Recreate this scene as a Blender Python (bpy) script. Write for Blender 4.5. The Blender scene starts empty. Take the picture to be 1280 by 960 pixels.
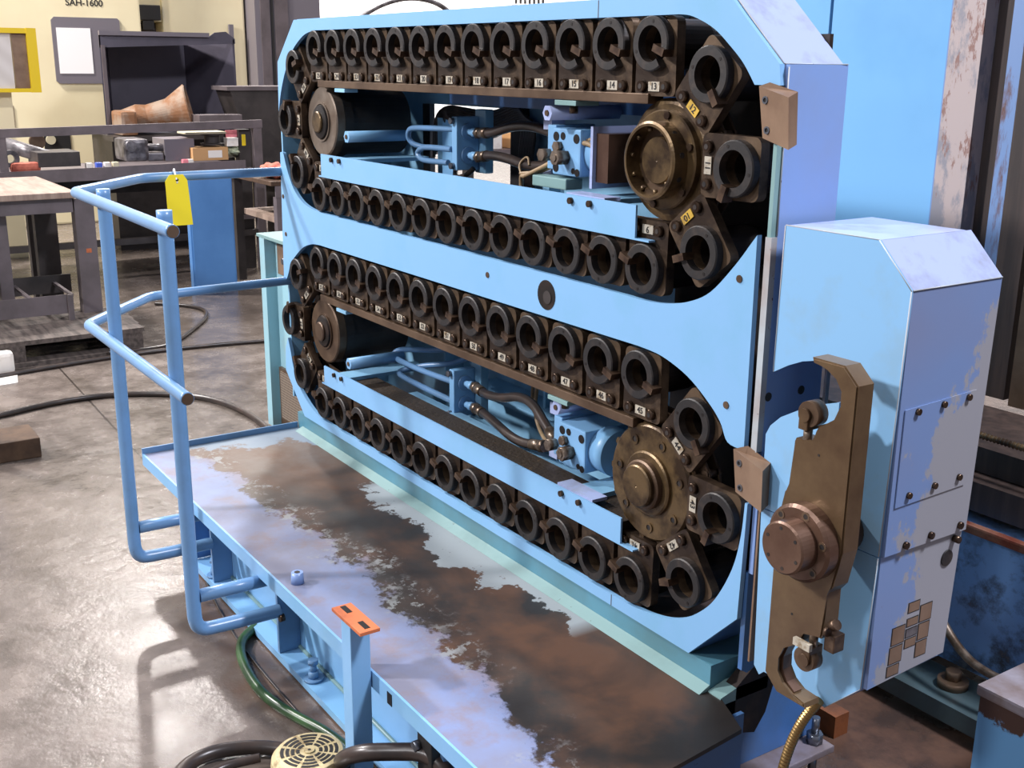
import bpy, bmesh, math, random
from mathutils import Vector, Matrix
random.seed(7)
S = bpy.context.scene
C = S.collection
PI = math.pi

# ---------------------------------------------------------------- camera
yaw, pit, rol, FPX = 0.977109381, 0.275773694, -0.00965424823, 1412.88848
fw = Vector((-math.sin(yaw)*math.cos(pit), math.cos(yaw)*math.cos(pit), -math.sin(pit)))
rt = Vector((math.cos(yaw), math.sin(yaw), 0))
dn = fw.cross(rt)
r2 = math.cos(rol)*rt + math.sin(rol)*dn
d2 = -math.sin(rol)*rt + math.cos(rol)*dn
cd = bpy.data.cameras.new('camera'); cam = bpy.data.objects.new('camera', cd); C.objects.link(cam)
R3 = Matrix((r2, -d2, -fw)).transposed()
cam.matrix_world = Matrix.Translation((0, -1.55, 1.60)) @ R3.to_4x4()
cd.sensor_width = 36; cd.lens = FPX*36/1280; cd.clip_end = 100; cd.clip_start = .02
S.camera = cam

# ---------------------------------------------------------------- light
w = bpy.data.worlds.new('world'); S.world = w; w.use_nodes = True
bg = w.node_tree.nodes['Background']; bg.inputs[0].default_value = (.86, .86, 1.0, 1); bg.inputs[1].default_value = .30

def lamp(name, loc, tgt, size, power, col=(1, 1, 1)):
    l = bpy.data.lights.new(name, 'AREA'); l.shape = 'DISK'; l.size = size; l.energy = power; l.color = col
    o = bpy.data.objects.new(name, l); C.objects.link(o); o.location = loc
    d = Vector(tgt)-Vector(loc); o.rotation_euler = d.to_track_quat('-Z', 'Y').to_euler()
    return o
lamp('bay_or_fill_lamp', (-6.2, -7.0, 6.0), (-2.2, 0, .8), .6, 930, (1, .96, .97))
lamp('bay_or_fill_lamp', (-1.6, -7.6, 6.0), (-2.2, 0, .8), .9, 250, (.97, .97, 1))
lamp('bay_or_fill_lamp', (-14.9, 2.4, 7.0), (-2.8, -.8, 0), .4, 240, (1, .93, .88))
lamp('bay_or_fill_lamp', (-10.5, -3.5, 7.5), (-9.0, 0.5, 0), .9, 1300, (1, .95, .92))
lamp('bay_or_fill_lamp', (-12.5, 5.5, 7.5), (-12.0, 4.0, 0), 1.2, 1200, (1, .97, .93))
lamp('bay_or_fill_lamp', (-15.6, 8.5, 6.4), (-18, 8.5, 1.5), 1.0, 700, (1, .99, .98))  # added fill lamp, unseen, brightens the white back wall
lamp('bay_or_fill_lamp', (1.4, 1.7, 6.2), (-1.4, .1, .8), 1.0, 580, (.90, .90, 1))
S.view_settings.view_transform = 'Standard'; S.view_settings.look = 'None'
S.view_settings.gamma = 1; S.view_settings.use_curve_mapping = False
S.view_settings.exposure = 0.0

# ---------------------------------------------------------------- materials
def L(r, g, b):
    f = lambda c: (c/255/12.92) if c/255 <= .04045 else ((c/255+.055)/1.055)**2.4
    return (f(r), f(g), f(b), 1)

class NB:
    """small node builder"""
    def __init__(s, name):
        s.m = bpy.data.materials.new(name); s.m.use_nodes = True; s.t = s.m.node_tree; s.n = s.t.nodes
        s.b = s.n['Principled BSDF']; s.tc = s.n.new('ShaderNodeTexCoord')
        s.geo = s.n.new('ShaderNodeNewGeometry')
    def val(s, sock, v):
        if hasattr(v, 'is_linked') or hasattr(v, 'links'): s.t.links.new(v, sock)
        else: sock.default_value = v
    def math(s, op, a, b=0.0, clamp=False):
        n = s.n.new('ShaderNodeMath'); n.operation = op; n.use_clamp = clamp
        s.val(n.inputs[0], a); s.val(n.inputs[1], b); return n.outputs[0]
    def add(s, a, b): return s.math('ADD', a, b)
    def mul(s, a, b): return s.math('MULTIPLY', a, b)
    def noise(s, scale, detail=4, rough=.55, world=True, stretch=None, dist=0):
        n = s.n.new('ShaderNodeTexNoise'); n.inputs['Scale'].default_value = scale
        n.inputs['Detail'].default_value = detail; n.inputs['Roughness'].default_value = rough
        n.inputs['Distortion'].default_value = dist
        v = s.tc.outputs['Object'] if not world else s.geo.outputs['Position']
        if stretch:
            mp = s.n.new('ShaderNodeMapping'); mp.inputs['Scale'].default_value = stretch
            s.t.links.new(v, mp.inputs[0]); v = mp.outputs[0]
        s.t.links.new(v, n.inputs['Vector']); return n.outputs[0]
    def ramp(s, v, lo, hi):
        n = s.n.new('ShaderNodeMapRange'); n.clamp = True
        s.val(n.inputs['Value'], v); s.val(n.inputs['From Min'], lo); s.val(n.inputs['From Max'], hi)
        return n.outputs[0]
    def mix(s, f, a, b):
        n = s.n.new('ShaderNodeMix'); n.data_type = 'RGBA'
        s.val(n.inputs[0], f); s.val(n.inputs[6], a); s.val(n.inputs[7], b); return n.outputs[2]
    def xyz(s):
        n = s.n.new('ShaderNodeSeparateXYZ'); s.t.links.new(s.geo.outputs['Position'], n.inputs[0]); return n.outputs
    def bump(s, h, strength, dist=.01):
        n = s.n.new('ShaderNodeBump'); n.inputs['Strength'].default_value = strength; n.inputs['Distance'].default_value = dist
        s.t.links.new(h, n.inputs['Height']); s.t.links.new(n.outputs[0], s.b.inputs['Normal'])
    def done(s, col, rough=.5, metal=0.0, coat=0):
        s.val(s.b.inputs['Base Color'], col); s.val(s.b.inputs['Roughness'], rough); s.val(s.b.inputs['Metallic'], metal)
        s.b.inputs['Coat Weight'].default_value = coat
        return s.m

def simple(name, c, rough=.5, metal=0.0, c2=None, scale=6, lo=.45, hi=.65, bump=0, detail=5, bscale=None, world=True, stretch=None, coat=0):
    m = NB(name); col = L(*c)
    if c2:
        nz = m.noise(scale, detail, .6, world=world, stretch=stretch); col = m.mix(m.ramp(nz, lo, hi), L(*c), L(*c2))
    if bump:
        m.bump(m.noise(bscale or scale*6, 4, world=world), bump, .004)
    return m.done(col, rough, metal, coat)

def painted(name, base, dirt, dirt_amt=.62, chips=None, chip_lo=.70, rough=.38, scale=5):
    m = NB(name)
    n1 = m.noise(scale, 6, .6); n2 = m.noise(scale*9, 5, .7); n3 = m.noise(scale*3, 6, .65)
    col = m.mix(m.mul(m.ramp(n1, dirt_amt-.12, dirt_amt+.12), .55), L(*base), L(*dirt))
    if chips: col = m.mix(m.ramp(n2, chip_lo, chip_lo+.015), col, L(*chips))
    m.bump(n2, .04, .003)
    return m.done(col, rough)

M = {}
M['blue'] = painted('blue_paint', (124, 172, 214), (112, 166, 196), .60, (104, 84, 76), .765)
M['blue_in'] = painted('inner_blue_paint', (140, 190, 222), (96, 140, 170), .52, (50, 45, 42), .72)
M['blue_tube'] = painted('rail_blue_paint', (104, 144, 186), (90, 118, 140), .58, (95, 88, 84), .72, rough=.3)
M['pale'] = painted('side_lit_blue_paint', (126, 156, 208), (130, 150, 190), .55, (110, 80, 80), .76, rough=.28)  # housing side wall: blue with the purplish side light put into its tone
M['mint'] = painted('mint_paint', (122, 154, 154), (96, 122, 120), .6, (70, 60, 50), .68)
M['teal'] = painted('base_teal', (84, 136, 156), (78, 108, 110), .50, (70, 60, 55), .74)  # base face, darker and greener than the cover panels
M['edge'] = painted('worn_edge_paint', (168, 178, 184), (140, 110, 95), .52, (90, 60, 50), .66)
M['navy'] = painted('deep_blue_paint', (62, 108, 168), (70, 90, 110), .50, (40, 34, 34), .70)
M['oily'] = simple('oily_brown_steel', (112, 92, 72), .42, .55, (66, 50, 38), 9, .40, .66, .15, world=False)
M['oilyw'] = simple('oily_steel_plate', (108, 88, 70), .42, .5, (74, 56, 42), 5, .40, .66, .10)
M['plate'] = simple('link_plate_steel', (100, 82, 64), .42, .5, (52, 40, 31), 14, .40, .62, .15, world=False)
M['black'] = simple('black_oxide', (36, 34, 34), .5, .2, (66, 56, 50), 22, .5, .75, .1, world=False)
M['blackdeep'] = simple('dark_bore', (24, 19, 17), .5, .3, (64, 46, 36), 16, .5, .8, world=False)
M['brass'] = simple('amber_oiled_steel', (106, 86, 58), .36, .55, (56, 42, 28), 14, .40, .60, .1)
M['sheave'] = simple('dusty_steel_disc', (128, 116, 104), .45, .5, (100, 84, 70), 12, .4, .7, .1)
M['darkdrum'] = simple('dark_rubber_drum', (40, 36, 34), .55, .1, (22, 20, 20), 9, .4, .6)
M['tag'] = simple('number_plate_white', (172, 165, 150), .5, 0, (120, 100, 72), 60, .5, .68, world=True)
M['tagy'] = simple('number_plate_yellow', (196, 160, 60), .5, 0, (120, 95, 60), 60, .5, .7)
M['ink'] = simple('black_lettering', (30, 28, 28), .6)
M['latch'] = simple('worn_latch_steel', (100, 80, 64), .4, .6, (64, 48, 38), 30, .4, .6, world=False)
M['bolt'] = simple('oily_bolt_head', (92, 76, 62), .32, .8, (60, 45, 35), 40, .4, .6, world=False)
M['zinc'] = simple('zinc_bolt', (120, 124, 132), .3, .85)
M['chips'] = simple('oily_swarf', (44, 34, 24), .6, .1, (96, 76, 50), 60, .62, .75, .8, bscale=80)
M['rubber'] = simple('black_rubber_hose', (46, 40, 38), .32, 0, (66, 54, 48), 14, .4, .7)
M['tancable'] = simple('tan_cable', (150, 128, 98), .5, 0, (100, 82, 60), 20, .4, .7)
M['fitting'] = simple('hose_fitting_steel', (140, 126, 112), .34, .7, (96, 80, 66), 30, .4, .6)
M['green'] = simple('green_hose', (52, 84, 46), .3, 0, (34, 56, 32), 10, .4, .6)
M['yellow'] = simple('yellow_card', (238, 214, 30), .6)
M['wire'] = simple('white_wire', (225, 225, 225), .4)
M['orange'] = simple('orange_primer', (190, 104, 62), .6, 0, (150, 80, 52), 20, .5, .7)
M['arm'] = simple('bronze_brown_steel', (108, 88, 64), .34, .45, (84, 64, 46), 8, .38, .66, .06)
M['armr'] = simple('reddish_brown_steel', (104, 80, 66), .32, .5, (86, 62, 50), 10, .4, .65, .06)
M['bracket'] = simple('tan_brown_paint', (132, 108, 88), .42, .2, (112, 88, 70), 10, .4, .7, .05)
M['conduit'] = simple('brass_conduit', (150, 122, 78), .3, .8)
M['cream'] = simple('cream_machine_paint', (234, 222, 184), .45, 0, (228, 214, 176), 2, .4, .7)
M['yframe'] = simple('yellow_frame_paint', (226, 194, 22), .45)
M['dgrey'] = simple('dark_grey_sheet', (84, 80, 92), .5, .1, (70, 67, 78), 2, .4, .6)
M['mgrey'] = simple('grey_cabinet_paint', (118, 112, 118), .35, .1)
M['bench'] = simple('grey_bench_steel', (112, 102, 104), .45, .3, (94, 86, 86), 6, .4, .7)
M['benchd'] = simple('dark_bench_steel', (64, 58, 56), .5, .2, (44, 40, 38), 6, .4, .7)
M['wtop'] = simple('worn_bench_top', (156, 136, 122), .6, 0, (128, 108, 96), 4, .4, .65, stretch=(1, 6, 1))
M['rust'] = simple('rusty_casting', (136, 96, 66), .7, .2, (150, 130, 112), 7, .42, .6, .4)
M['rustd'] = simple('dark_rust', (84, 46, 24), .7, .1, (120, 66, 30), 8, .4, .6, .4)
M['wood'] = simple('dirty_wood', (92, 82, 76), .8, 0, (60, 52, 48), 5, .42, .62, .3, stretch=(1, 8, 8))
M['woodb'] = simple('brown_wood_block', (84, 62, 44), .8, 0, (60, 42, 28), 9, .4, .65, .3)
M['card'] = simple('brown_cardboard', (184, 142, 96), .8)
M['white'] = simple('white_paper', (222, 216, 208), .7, 0, (200, 188, 180), 12, .5, .7)
M['beige'] = simple('beige_plastic', (196, 188, 160), .5)
M['red'] = simple('red_rag', (186, 104, 84), .85, 0, (150, 72, 58), 12, .4, .65, .4)
M['bluebin'] = simple('blue_plastic_bin', (66, 92, 190), .4)
M['olive'] = simple('pale_green_bag', (190, 196, 166), .5, 0, (120, 130, 100), 14, .4, .6)
M['pink'] = simple('pink_card', (226, 130, 140), .6)
M['gmach'] = simple('grey_machine_part', (128, 124, 126), .4, .5, (80, 76, 78), 12, .4, .6)
M['mwhite'] = simple('white_wall_paint', (244, 242, 240), .7)
M['peel'] = NB('peeled_white_paint')
m = M['peel']; c = m.mix(m.ramp(m.noise(5, 7, .7, stretch=(1.5, 1.5, .6)), .5, .56), L(166, 152, 150), L(128, 126, 134))
c = m.mix(m.ramp(m.noise(7, 7, .75, stretch=(2, 2, .6)), .58, .62), c, L(128, 96, 88)); M['peel'] = m.done(c, .55)
M['rustblue'] = NB('rust_stained_blue')
m = M['rustblue']; c = m.mix(m.ramp(m.noise(6, 7, .7, stretch=(2.5, 2.5, .5)), .5, .6), L(104, 132, 176), L(92, 64, 58)); M['rustblue'] = m.done(c, .5)
M['bglass'] = NB('glossy_blue_sheet')
m = M['bglass']; c = m.mix(m.ramp(m.noise(2.2, 4), .45, .7), L(118, 170, 214), L(108, 160, 204)); M['bglass'] = m.done(c, .16, 0, .3)
M['darkgap'] = simple('dark_oily_or_shaded_recess', (44, 34, 30), .55, .1, (66, 52, 46), 5, .4, .65, stretch=(6, 6, .5))
M['redrail'] = simple('red_brown_rail', (140, 96, 76), .4, .3, (110, 54, 40), 12, .45, .6)
M['bed'] = NB('stained_shaded_bed_paint')
m = M['bed']; c = m.mix(m.ramp(m.noise(6, 7, .7), .47, .60), L(112, 150, 200), L(56, 60, 66)); c = m.mix(m.ramp(m.noise(12, 6, .7), .60, .66), c, L(96, 96, 104)); M['bed'] = m.done(c, .35)  # dark patches hold the machine's shade as well as stains
M['flakebox'] = NB('flaked_blue_box_paint')
m = M['flakebox']; z = m.xyz()[2]
f = m.ramp(m.add(m.add(z, m.mul(m.noise(16, 7, .7), .16)), 0), .415, .425)
M['flakebox'] = m.done(m.mix(f, L(104, 160, 208), L(72, 50, 42)), .5)
M['mintcab'] = painted('mint_cabinet_paint', (142, 184, 196), (150, 150, 140), .6, (100, 80, 60), .72)

# enclosure side: bluish side light painted into the blue, rubbed to grey primer
m = NB('rubbed_blue_grey_paint'); X, Y, Z = m.xyz()
n = m.noise(6, 8, .70, stretch=(1, 1, .8)); up_ = m.math('MAXIMUM', m.add(Z, -.95), 0)
g = m.add(m.add(m.mul(n, .9), m.mul(Y, 1.5)), m.mul(up_, -1.0))
f = m.ramp(g, .55, .575)
c = m.mix(f, m.mix(m.ramp(m.noise(2, 3), .4, .6), L(112, 136, 180), L(118, 132, 168)), L(146, 147, 154))
c = m.mix(m.ramp(m.noise(26, 6, .7), .73, .75), c, L(88, 60, 54)); M['rub'] = m.done(c, .42)
# enclosure front: light blue with faint smudges
m = NB('smudged_blue_paint')
c = m.mix(m.mul(m.ramp(m.noise(9, 6, .6), .5, .66), .6), L(126, 174, 214), L(128, 164, 190))
c = m.mix(m.ramp(m.noise(34, 5, .7), .76, .78), c, L(90, 66, 62)); M['smudge'] = m.done(c, .36)
# overhead sheen painted into the blue of chamfers and tops; also small pale parts
m = NB('scuffed_pale_sheen_paint')
c = m.mix(m.mul(m.ramp(m.noise(11, 7, .65), .5, .68), .7), L(160, 174, 214), L(134, 138, 150)); M['palesheen'] = m.done(c, .30)

# deck: worn pale paint, rust brown and black oil, grey primer flakes along the foot of the machine
m = NB('worn_deck_paint'); X, Y, Z = m.xyz()
nb = m.noise(7, 9, .68); nb2 = m.noise(3.2, 6, .6); nf = m.noise(26, 8, .75)
br = m.mix(m.ramp(nb2, .42, .60), L(36, 31, 28), L(88, 60, 42))
br = m.mix(m.mul(m.ramp(m.noise(2.1, 5, .6, dist=.5), .48, .62), .75), br, L(22, 19, 18))
lightb = m.ramp(m.add(X, m.mul(m.noise(2.5, 4), .8)), -2.55, -3.05)
br = m.mix(m.mul(lightb, .85), br, m.mix(m.ramp(nb, .4, .65), L(116, 102, 92), L(104, 76, 56)))
pale = m.mix(m.ramp(nb2, .40, .62), L(118, 132, 168), L(118, 118, 134))
pale = m.mix(m.mul(m.ramp(nb, .5, .62), .45), pale, L(128, 104, 92))
# boundary of the pale strip along the outer edge
bd = m.add(m.add(m.mul(m.math('ABSOLUTE', m.add(X, 2.55)), -.07), -.335), m.mul(m.add(nb, -.5), .34))
fp = m.ramp(m.math('SUBTRACT', Y, bd), .0, -.02)
c = m.mix(fp, br, pale)
# grey flakes near the boundary
bd2 = m.math('ABSOLUTE', m.math('SUBTRACT', Y, m.add(bd, .02)))
ff = m.mul(m.ramp(bd2, .075, .03), m.ramp(nf, .53, .56))
c = m.mix(m.mul(m.mul(ff, .8), m.ramp(nb2, .46, .54)), c, L(142, 146, 146))
# large flake strip by the machine foot
wid = m.math('MAXIMUM', m.math('SUBTRACT', .145, m.mul(m.math('ABSOLUTE', m.add(X, 2.42)), .16)), 0)
lim = m.math('SUBTRACT', m.mul(m.add(nb, -.5), .42), wid)
fs = m.mul(m.ramp(m.math('SUBTRACT', Y, lim), 0, .006), m.mul(m.ramp(X, -3.08, -3.0), m.ramp(X, -1.88, -1.94)))
fs = m.mul(fs, m.ramp(nf, .66, .63))
c = m.mix(fs, c, L(150, 158, 162))
# light far corner
c = m.mix(m.ramp(m.add(m.add(m.mul(m.add(X, 3.50), -1), m.mul(Y, .35)), m.mul(m.add(nb, -.5), .5)), 0, .03), c, L(124, 138, 152))
m.bump(nb, .25, .003)
M['deck'] = m.done(c, m.ramp(nb2, -.6, 1.5))

# concrete
m = NB('stained_concrete'); X, Y, Z = m.xyz()
n1 = m.noise(.9, 7, .6); n2 = m.noise(5.5, 8, .65); n3 = m.noise(30, 5, .6)
c = m.mix(m.ramp(n2, .34, .68), L(84, 76, 70), L(122, 111, 104))
c = m.mix(m.mul(m.ramp(n1, .44, .62), .65), c, L(82, 74, 68))
# oily brown ground round the machine foot
ux = m.math('ABSOLUTE', m.add(X, 2.3)); uy = m.math('ABSOLUTE', m.add(Y, -.2))
dd = m.math('MAXIMUM', m.add(ux, -1.2), m.add(uy, -.82))
c = m.mix(m.mul(m.ramp(m.add(dd, m.mul(m.add(n2, -.5), .5)), .06, -.12), .62), c, m.mix(m.ramp(n2, .4, .6), L(104, 80, 66), L(74, 58, 50)))
c = m.mix(m.mul(m.ramp(m.add(Y, m.mul(X, .9)), -1.3, -.95), .8), c, m.mix(m.ramp(n2, .42, .6), L(92, 68, 56), L(52, 40, 36)))
# darker concrete far behind
dk = m.mul(m.ramp(m.add(m.math('SUBTRACT', Y, m.mul(m.add(X, 6.6), -.5)), m.mul(m.add(n1, -.5), 2)), .3, .8), m.ramp(X, -5.6, -6.3))
c = m.mix(m.mul(dk, .5), c, L(82, 73, 66))
# control joint
j = m.math('ABSOLUTE', m.add(m.add(Y, .30), m.mul(m.add(X, 5.7), .03)))
c = m.mix(m.mul(m.ramp(j, .006, .003), m.ramp(X, -3.6, -3.7)), c, L(50, 44, 40))
m.bump(m.add(m.mul(n2, .7), m.mul(n3, .16)), .30, .02)
M['floor'] = m.done(c, m.ramp(n2, -.02, 2.1))

# perforated mesh on the mint cabinet
m = NB('vent_mesh_metal')
vo = m.n.new('ShaderNodeTexVoronoi'); vo.inputs['Scale'].default_value = 85; vo.inputs['Randomness'].default_value = 0
m.t.links.new(m.geo.outputs['Position'], vo.inputs['Vector'])
M['mesh'] = m.done(m.mix(m.ramp(vo.outputs['Distance'], .3, .42), L(64, 56, 50), L(140, 126, 112)), .5, .3)
# diamond plate glass seen in the yellow frame
m = NB('hatched_window_glass')
wv = m.n.new('ShaderNodeTexWave'); wv.wave_type = 'BANDS'; wv.bands_direction = 'DIAGONAL'; wv.inputs['Scale'].default_value = 3.5
m.t.links.new(m.geo.outputs['Position'], wv.inputs['Vector'])
M['hatch'] = m.done(m.mix(m.mul(wv.outputs[0], .4), L(202, 196, 190), L(228, 224, 220)), .4)

# ---------------------------------------------------------------- mesh helpers
def bm_new(): return bmesh.new()

def box(bm, x0, x1, y0, y1, z0, z1, bev=0, mi=0):
    xs, ys, zs = sorted((x0, x1)), sorted((y0, y1)), sorted((z0, z1))
    v = [bm.verts.new((x, y, z)) for x in xs for y in ys for z in zs]
    fs = [bm.faces.new([v[i] for i in f]) for f in ((0, 1, 3, 2), (4, 6, 7, 5), (0, 4, 5, 1), (2, 3, 7, 6), (0, 2, 6, 4), (1, 5, 7, 3))]
    for f in fs: f.material_index = mi
    if bev:
        es = list({e for f in fs for e in f.edges})
        bmesh.ops.bevel(bm, geom=es, offset=bev, segments=2, profile=.6, affect='EDGES')
    return bm

def frame(d):
    d = Vector(d).normalized(); a = Vector((0, 0, 1)) if abs(d.z) < .9 else Vector((1, 0, 0))
    u = d.cross(a).normalized(); return u, d.cross(u).normalized(), d

def cyl(bm, p0, p1, r, seg=24, r2=None, cap=True, mi=0):
    p0, p1 = Vector(p0), Vector(p1); u, v, d = frame(p1-p0); r2 = r if r2 is None else r2
    a = [bm.verts.new(p0+(u*math.cos(2*PI*i/seg)+v*math.sin(2*PI*i/seg))*r) for i in range(seg)]
    b = [bm.verts.new(p1+(u*math.cos(2*PI*i/seg)+v*math.sin(2*PI*i/seg))*r2) for i in range(seg)]
    for i in range(seg):
        f = bm.faces.new((a[i], a[(i+1) % seg], b[(i+1) % seg], b[i])); f.smooth = True; f.material_index = mi
    if cap:
        bm.faces.new(a).material_index = mi; bm.faces.new(b[::-1]).material_index = mi
    return bm

def lathe(bm, c, prof, seg=40, axis='y', a0=0, a1=2*PI, mi=0):
    """prof: list of (radius, offset along axis); closed profile loop"""
    c = Vector(c); full = abs(a1-a0-2*PI) < 1e-6; n = seg if full else seg+1; rings = []
    for i in range(n):
        t = a0+(a1-a0)*i/seg; row = []
        for r, o in prof:
            if axis == 'y': p = Vector((r*math.cos(t), o, r*math.sin(t)))
            elif axis == 'x': p = Vector((o, r*math.cos(t), r*math.sin(t)))
            else: p = Vector((r*math.cos(t), r*math.sin(t), o))
            row.append(bm.verts.new(c+p))
        rings.append(row)
    k = len(prof)
    for i in range(n if full else n-1):
        A, B = rings[i], rings[(i+1) % n]
        for j in range(k):
            j2 = (j+1) % k
            if prof[j][0] < 1e-6 and prof[j2][0] < 1e-6: continue
            try: f = bm.faces.new((A[j], A[j2], B[j2], B[j])); f.smooth = False; f.material_index = mi
            except ValueError: pass
    if not full:
        for row in (rings[0], rings[-1]):
            try: bm.faces.new(row).material_index = mi
            except ValueError: pass
    return bm

def prism(bm, pts, d0, d1, axis='y', bev=0, mi=0):
    """polygon pts extruded along axis; axis y: (x,z), axis x: (y,z), axis z: (x,y)"""
    def P(a, b, d): return (a, d, b) if axis == 'y' else ((d, a, b) if axis == 'x' else (a, b, d))
    A = [bm.verts.new(P(a, b, d0)) for a, b in pts]; B = [bm.verts.new(P(a, b, d1)) for a, b in pts]
    n = len(pts); fa = bm.faces.new(A); fb = bm.faces.new(B[::-1]); fa.material_index = fb.material_index = mi
    for i in range(n): bm.faces.new((A[i], B[i], B[(i+1) % n], A[(i+1) % n])).material_index = mi
    if bev:
        bmesh.ops.bevel(bm, geom=list(fa.edges), offset=bev, segments=2, affect='EDGES')
    return bm

def smooth_path(pts, it=3):
    p = [Vector(q) for q in pts]
    for _ in range(it):
        q = [p[0]]
        for a, b in zip(p, p[1:]): q += [a*.75+b*.25, a*.25+b*.75]
        q.append(p[-1]); p = q
    return p

def tube(bm, pts, r, seg=12, it=3, rf=None, mi=0):
    p = smooth_path(pts, it) if it else [Vector(q) for q in pts]
    t0 = (p[1]-p[0]).normalized(); u, v, _ = frame(t0); prev = t0; rings = []
    for i, q in enumerate(p):
        t = ((p[min(i+1, len(p)-1)]-p[max(i-1, 0)])).normalized()
        ax = prev.cross(t)
        if ax.length > 1e-7:
            rot = Matrix.Rotation(prev.angle(t), 3, ax.normalized()); u = rot @ u; v = rot @ v
        prev = t; rr = r if rf is None else rf(i, len(p))
        rings.append([bm.verts.new(q+(u*math.cos(2*PI*k/seg)+v*math.sin(2*PI*k/seg))*rr) for k in range(seg)])
    for A, B in zip(rings, rings[1:]):
        for k in range(seg):
            f = bm.faces.new((A[k], A[(k+1) % seg], B[(k+1) % seg], B[k])); f.smooth = True; f.material_index = mi
    bm.faces.new(rings[0][::-1]).material_index = mi; bm.faces.new(rings[-1]).material_index = mi
    return bm

def crom(pts, n=5):
    P = [pts[0]]+list(pts)+[pts[-1]]; out = []
    for i in range(1, len(P)-2):
        for k in range(n):
            t = k/n; q = []
            for c_ in (0, 1):
                a, b, c, d = P[i-1][c_], P[i][c_], P[i+1][c_], P[i+2][c_]
                q.append(.5*((2*b)+(-a+c)*t+(2*a-5*b+4*c-d)*t*t+(-a+3*b-3*c+d)*t**3))
            out.append(tuple(q))
    return out+[pts[-1]]
def obj(name, bm, mat, parent=None, loc=None):
    bmesh.ops.recalc_face_normals(bm, faces=bm.faces)
    me = bpy.data.meshes.new(name); bm.to_mesh(me); bm.free()
    for mm in (mat if isinstance(mat, (list, tuple)) else [mat]): me.materials.append(M[mm])
    o = bpy.data.objects.new(name, me); C.objects.link(o)
    if parent is not None:
        o.parent = parent; o.location = -Vector(PLOC.get(parent.name, (0, 0, 0)))
    if loc is not None: o.location = loc
    return o
PLOC = {}
def thing(name, label, cat, loc=(0, 0, 0), group=None):
    o = bpy.data.objects.new(name, None); C.objects.link(o); o.location = loc; o.empty_display_size = .1
    PLOC[o.name] = tuple(loc)
    o['label'] = label; o['category'] = cat
    if group: o['group'] = group
    return o
def tag(o, label, cat, group=None, kind=None):
    o['label'] = label; o['category'] = cat
    if group: o['group'] = group
    if kind: o['kind'] = kind
    return o
def one(name, bm, mat, label, cat, group=None): return tag(obj(name, bm, mat), label, cat, group)
def B(*a, **k): return box(bm_new(), *a, **k)

def text_mesh(body, size, cache={}):
    key = (body, size)
    if key in cache: return cache[key]
    cu = bpy.data.curves.new('t', 'FONT'); cu.body = body; cu.size = size; cu.align_x = 'CENTER'; cu.align_y = 'CENTER'
    cu.extrude = .0004; cu.offset = size*.015
    o = bpy.data.objects.new('t', cu); C.objects.link(o)
    bpy.context.view_layer.update()
    me = bpy.data.meshes.new_from_object(o.evaluated_get(bpy.context.evaluated_depsgraph_get()))
    C.objects.unlink(o); bpy.data.objects.remove(o); cache[key] = me
    return me

# ================================================================= STRUCTURE
f = obj('floor', B(-20, 6, -7, 14, -.1, 0), 'floor'); f['kind'] = 'structure'
wl = obj('wall_back', B(-18.2, -18, -7, 14, 0, 8), 'mwhite'); wl['kind'] = 'structure'
wl = obj('wall_right', B(-20, 6, 14, 14.2, 0, 8), 'mwhite'); wl['kind'] = 'structure'

# ================================================================= MAGAZINE HOUSING
hs = thing('tool_magazine_housing', 'large light blue sheet metal tool magazine frame with two long rounded openings', 'machine', (-2.6, .2, .3))
T = .012
top = [(-3.579, 1.731), (-3.727, 1.60), (-3.735, 1.46), (-3.738, 1.40), (-3.733, 1.445), (-3.708, 1.505), (-3.662, 1.574), (-3.60, 1.636), (-3.51, 1.681), (-3.43, 1.696),
       (-1.73, 1.696), (-1.691, 1.691), (-1.632, 1.668), (-1.582, 1.633), (-1.548, 1.604), (-1.518, 1.568), (-1.455, 1.568), (-1.4605, 1.605), (-1.556, 1.690), (-1.602, 1.733)]
mid = [(-3.740, 1.30), (-3.715, 1.299), (-3.695, 1.26), (-3.672, 1.225), (-3.635, 1.183), (-3.574, 1.149), (-3.50, 1.133), (-3.40, 1.127),
       (-1.86, 1.121), (-1.80, 1.120), (-1.73, 1.125), (-1.66, 1.142), (-1.60, 1.172), (-1.539, 1.233), (-1.499, 1.282), (-1.486, 1.298),
       (-1.483, .876), (-1.528, .880), (-1.552, .916), (-1.589, .948), (-1.654, .987), (-1.735, 1.012), (-1.81, 1.018),
       (-3.44, 1.018), (-3.503, 1.013), (-3.57, .995), (-3.632, .962), (-3.688, .922), (-3.72, .875), (-3.758, .833)]
bot = [(-3.770, .60), (-3.746, .641), (-3.725, .59), (-3.711, .548), (-3.675, .490), (-3.60, .441), (-3.52, .414), (-3.44, .406),
       (-1.86, .405), (-1.789, .408), (-1.705, .420), (-1.64, .443), (-1.585, .480), (-1.536, .533), (-1.493, .618), (-1.475, .697), (-1.470, .77),
       (-1.463, .77), (-1.470, .517), (-1.604, .377), (-3.625, .377), (-3.778, .515)]
top = top[:4]+crom(top[4:10])+crom(top[10:16])+top[16:]
mid = crom(mid[:8])+crom(mid[8:16])+crom(mid[16:23])+crom(mid[23:])
bot = bot[:1]+crom(bot[1:8])+crom(bot[8:17])+bot[17:]
for pl in (top, mid, bot): obj('cover_panel', prism(bm_new(), pl, 0, T), 'blue', hs)
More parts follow.
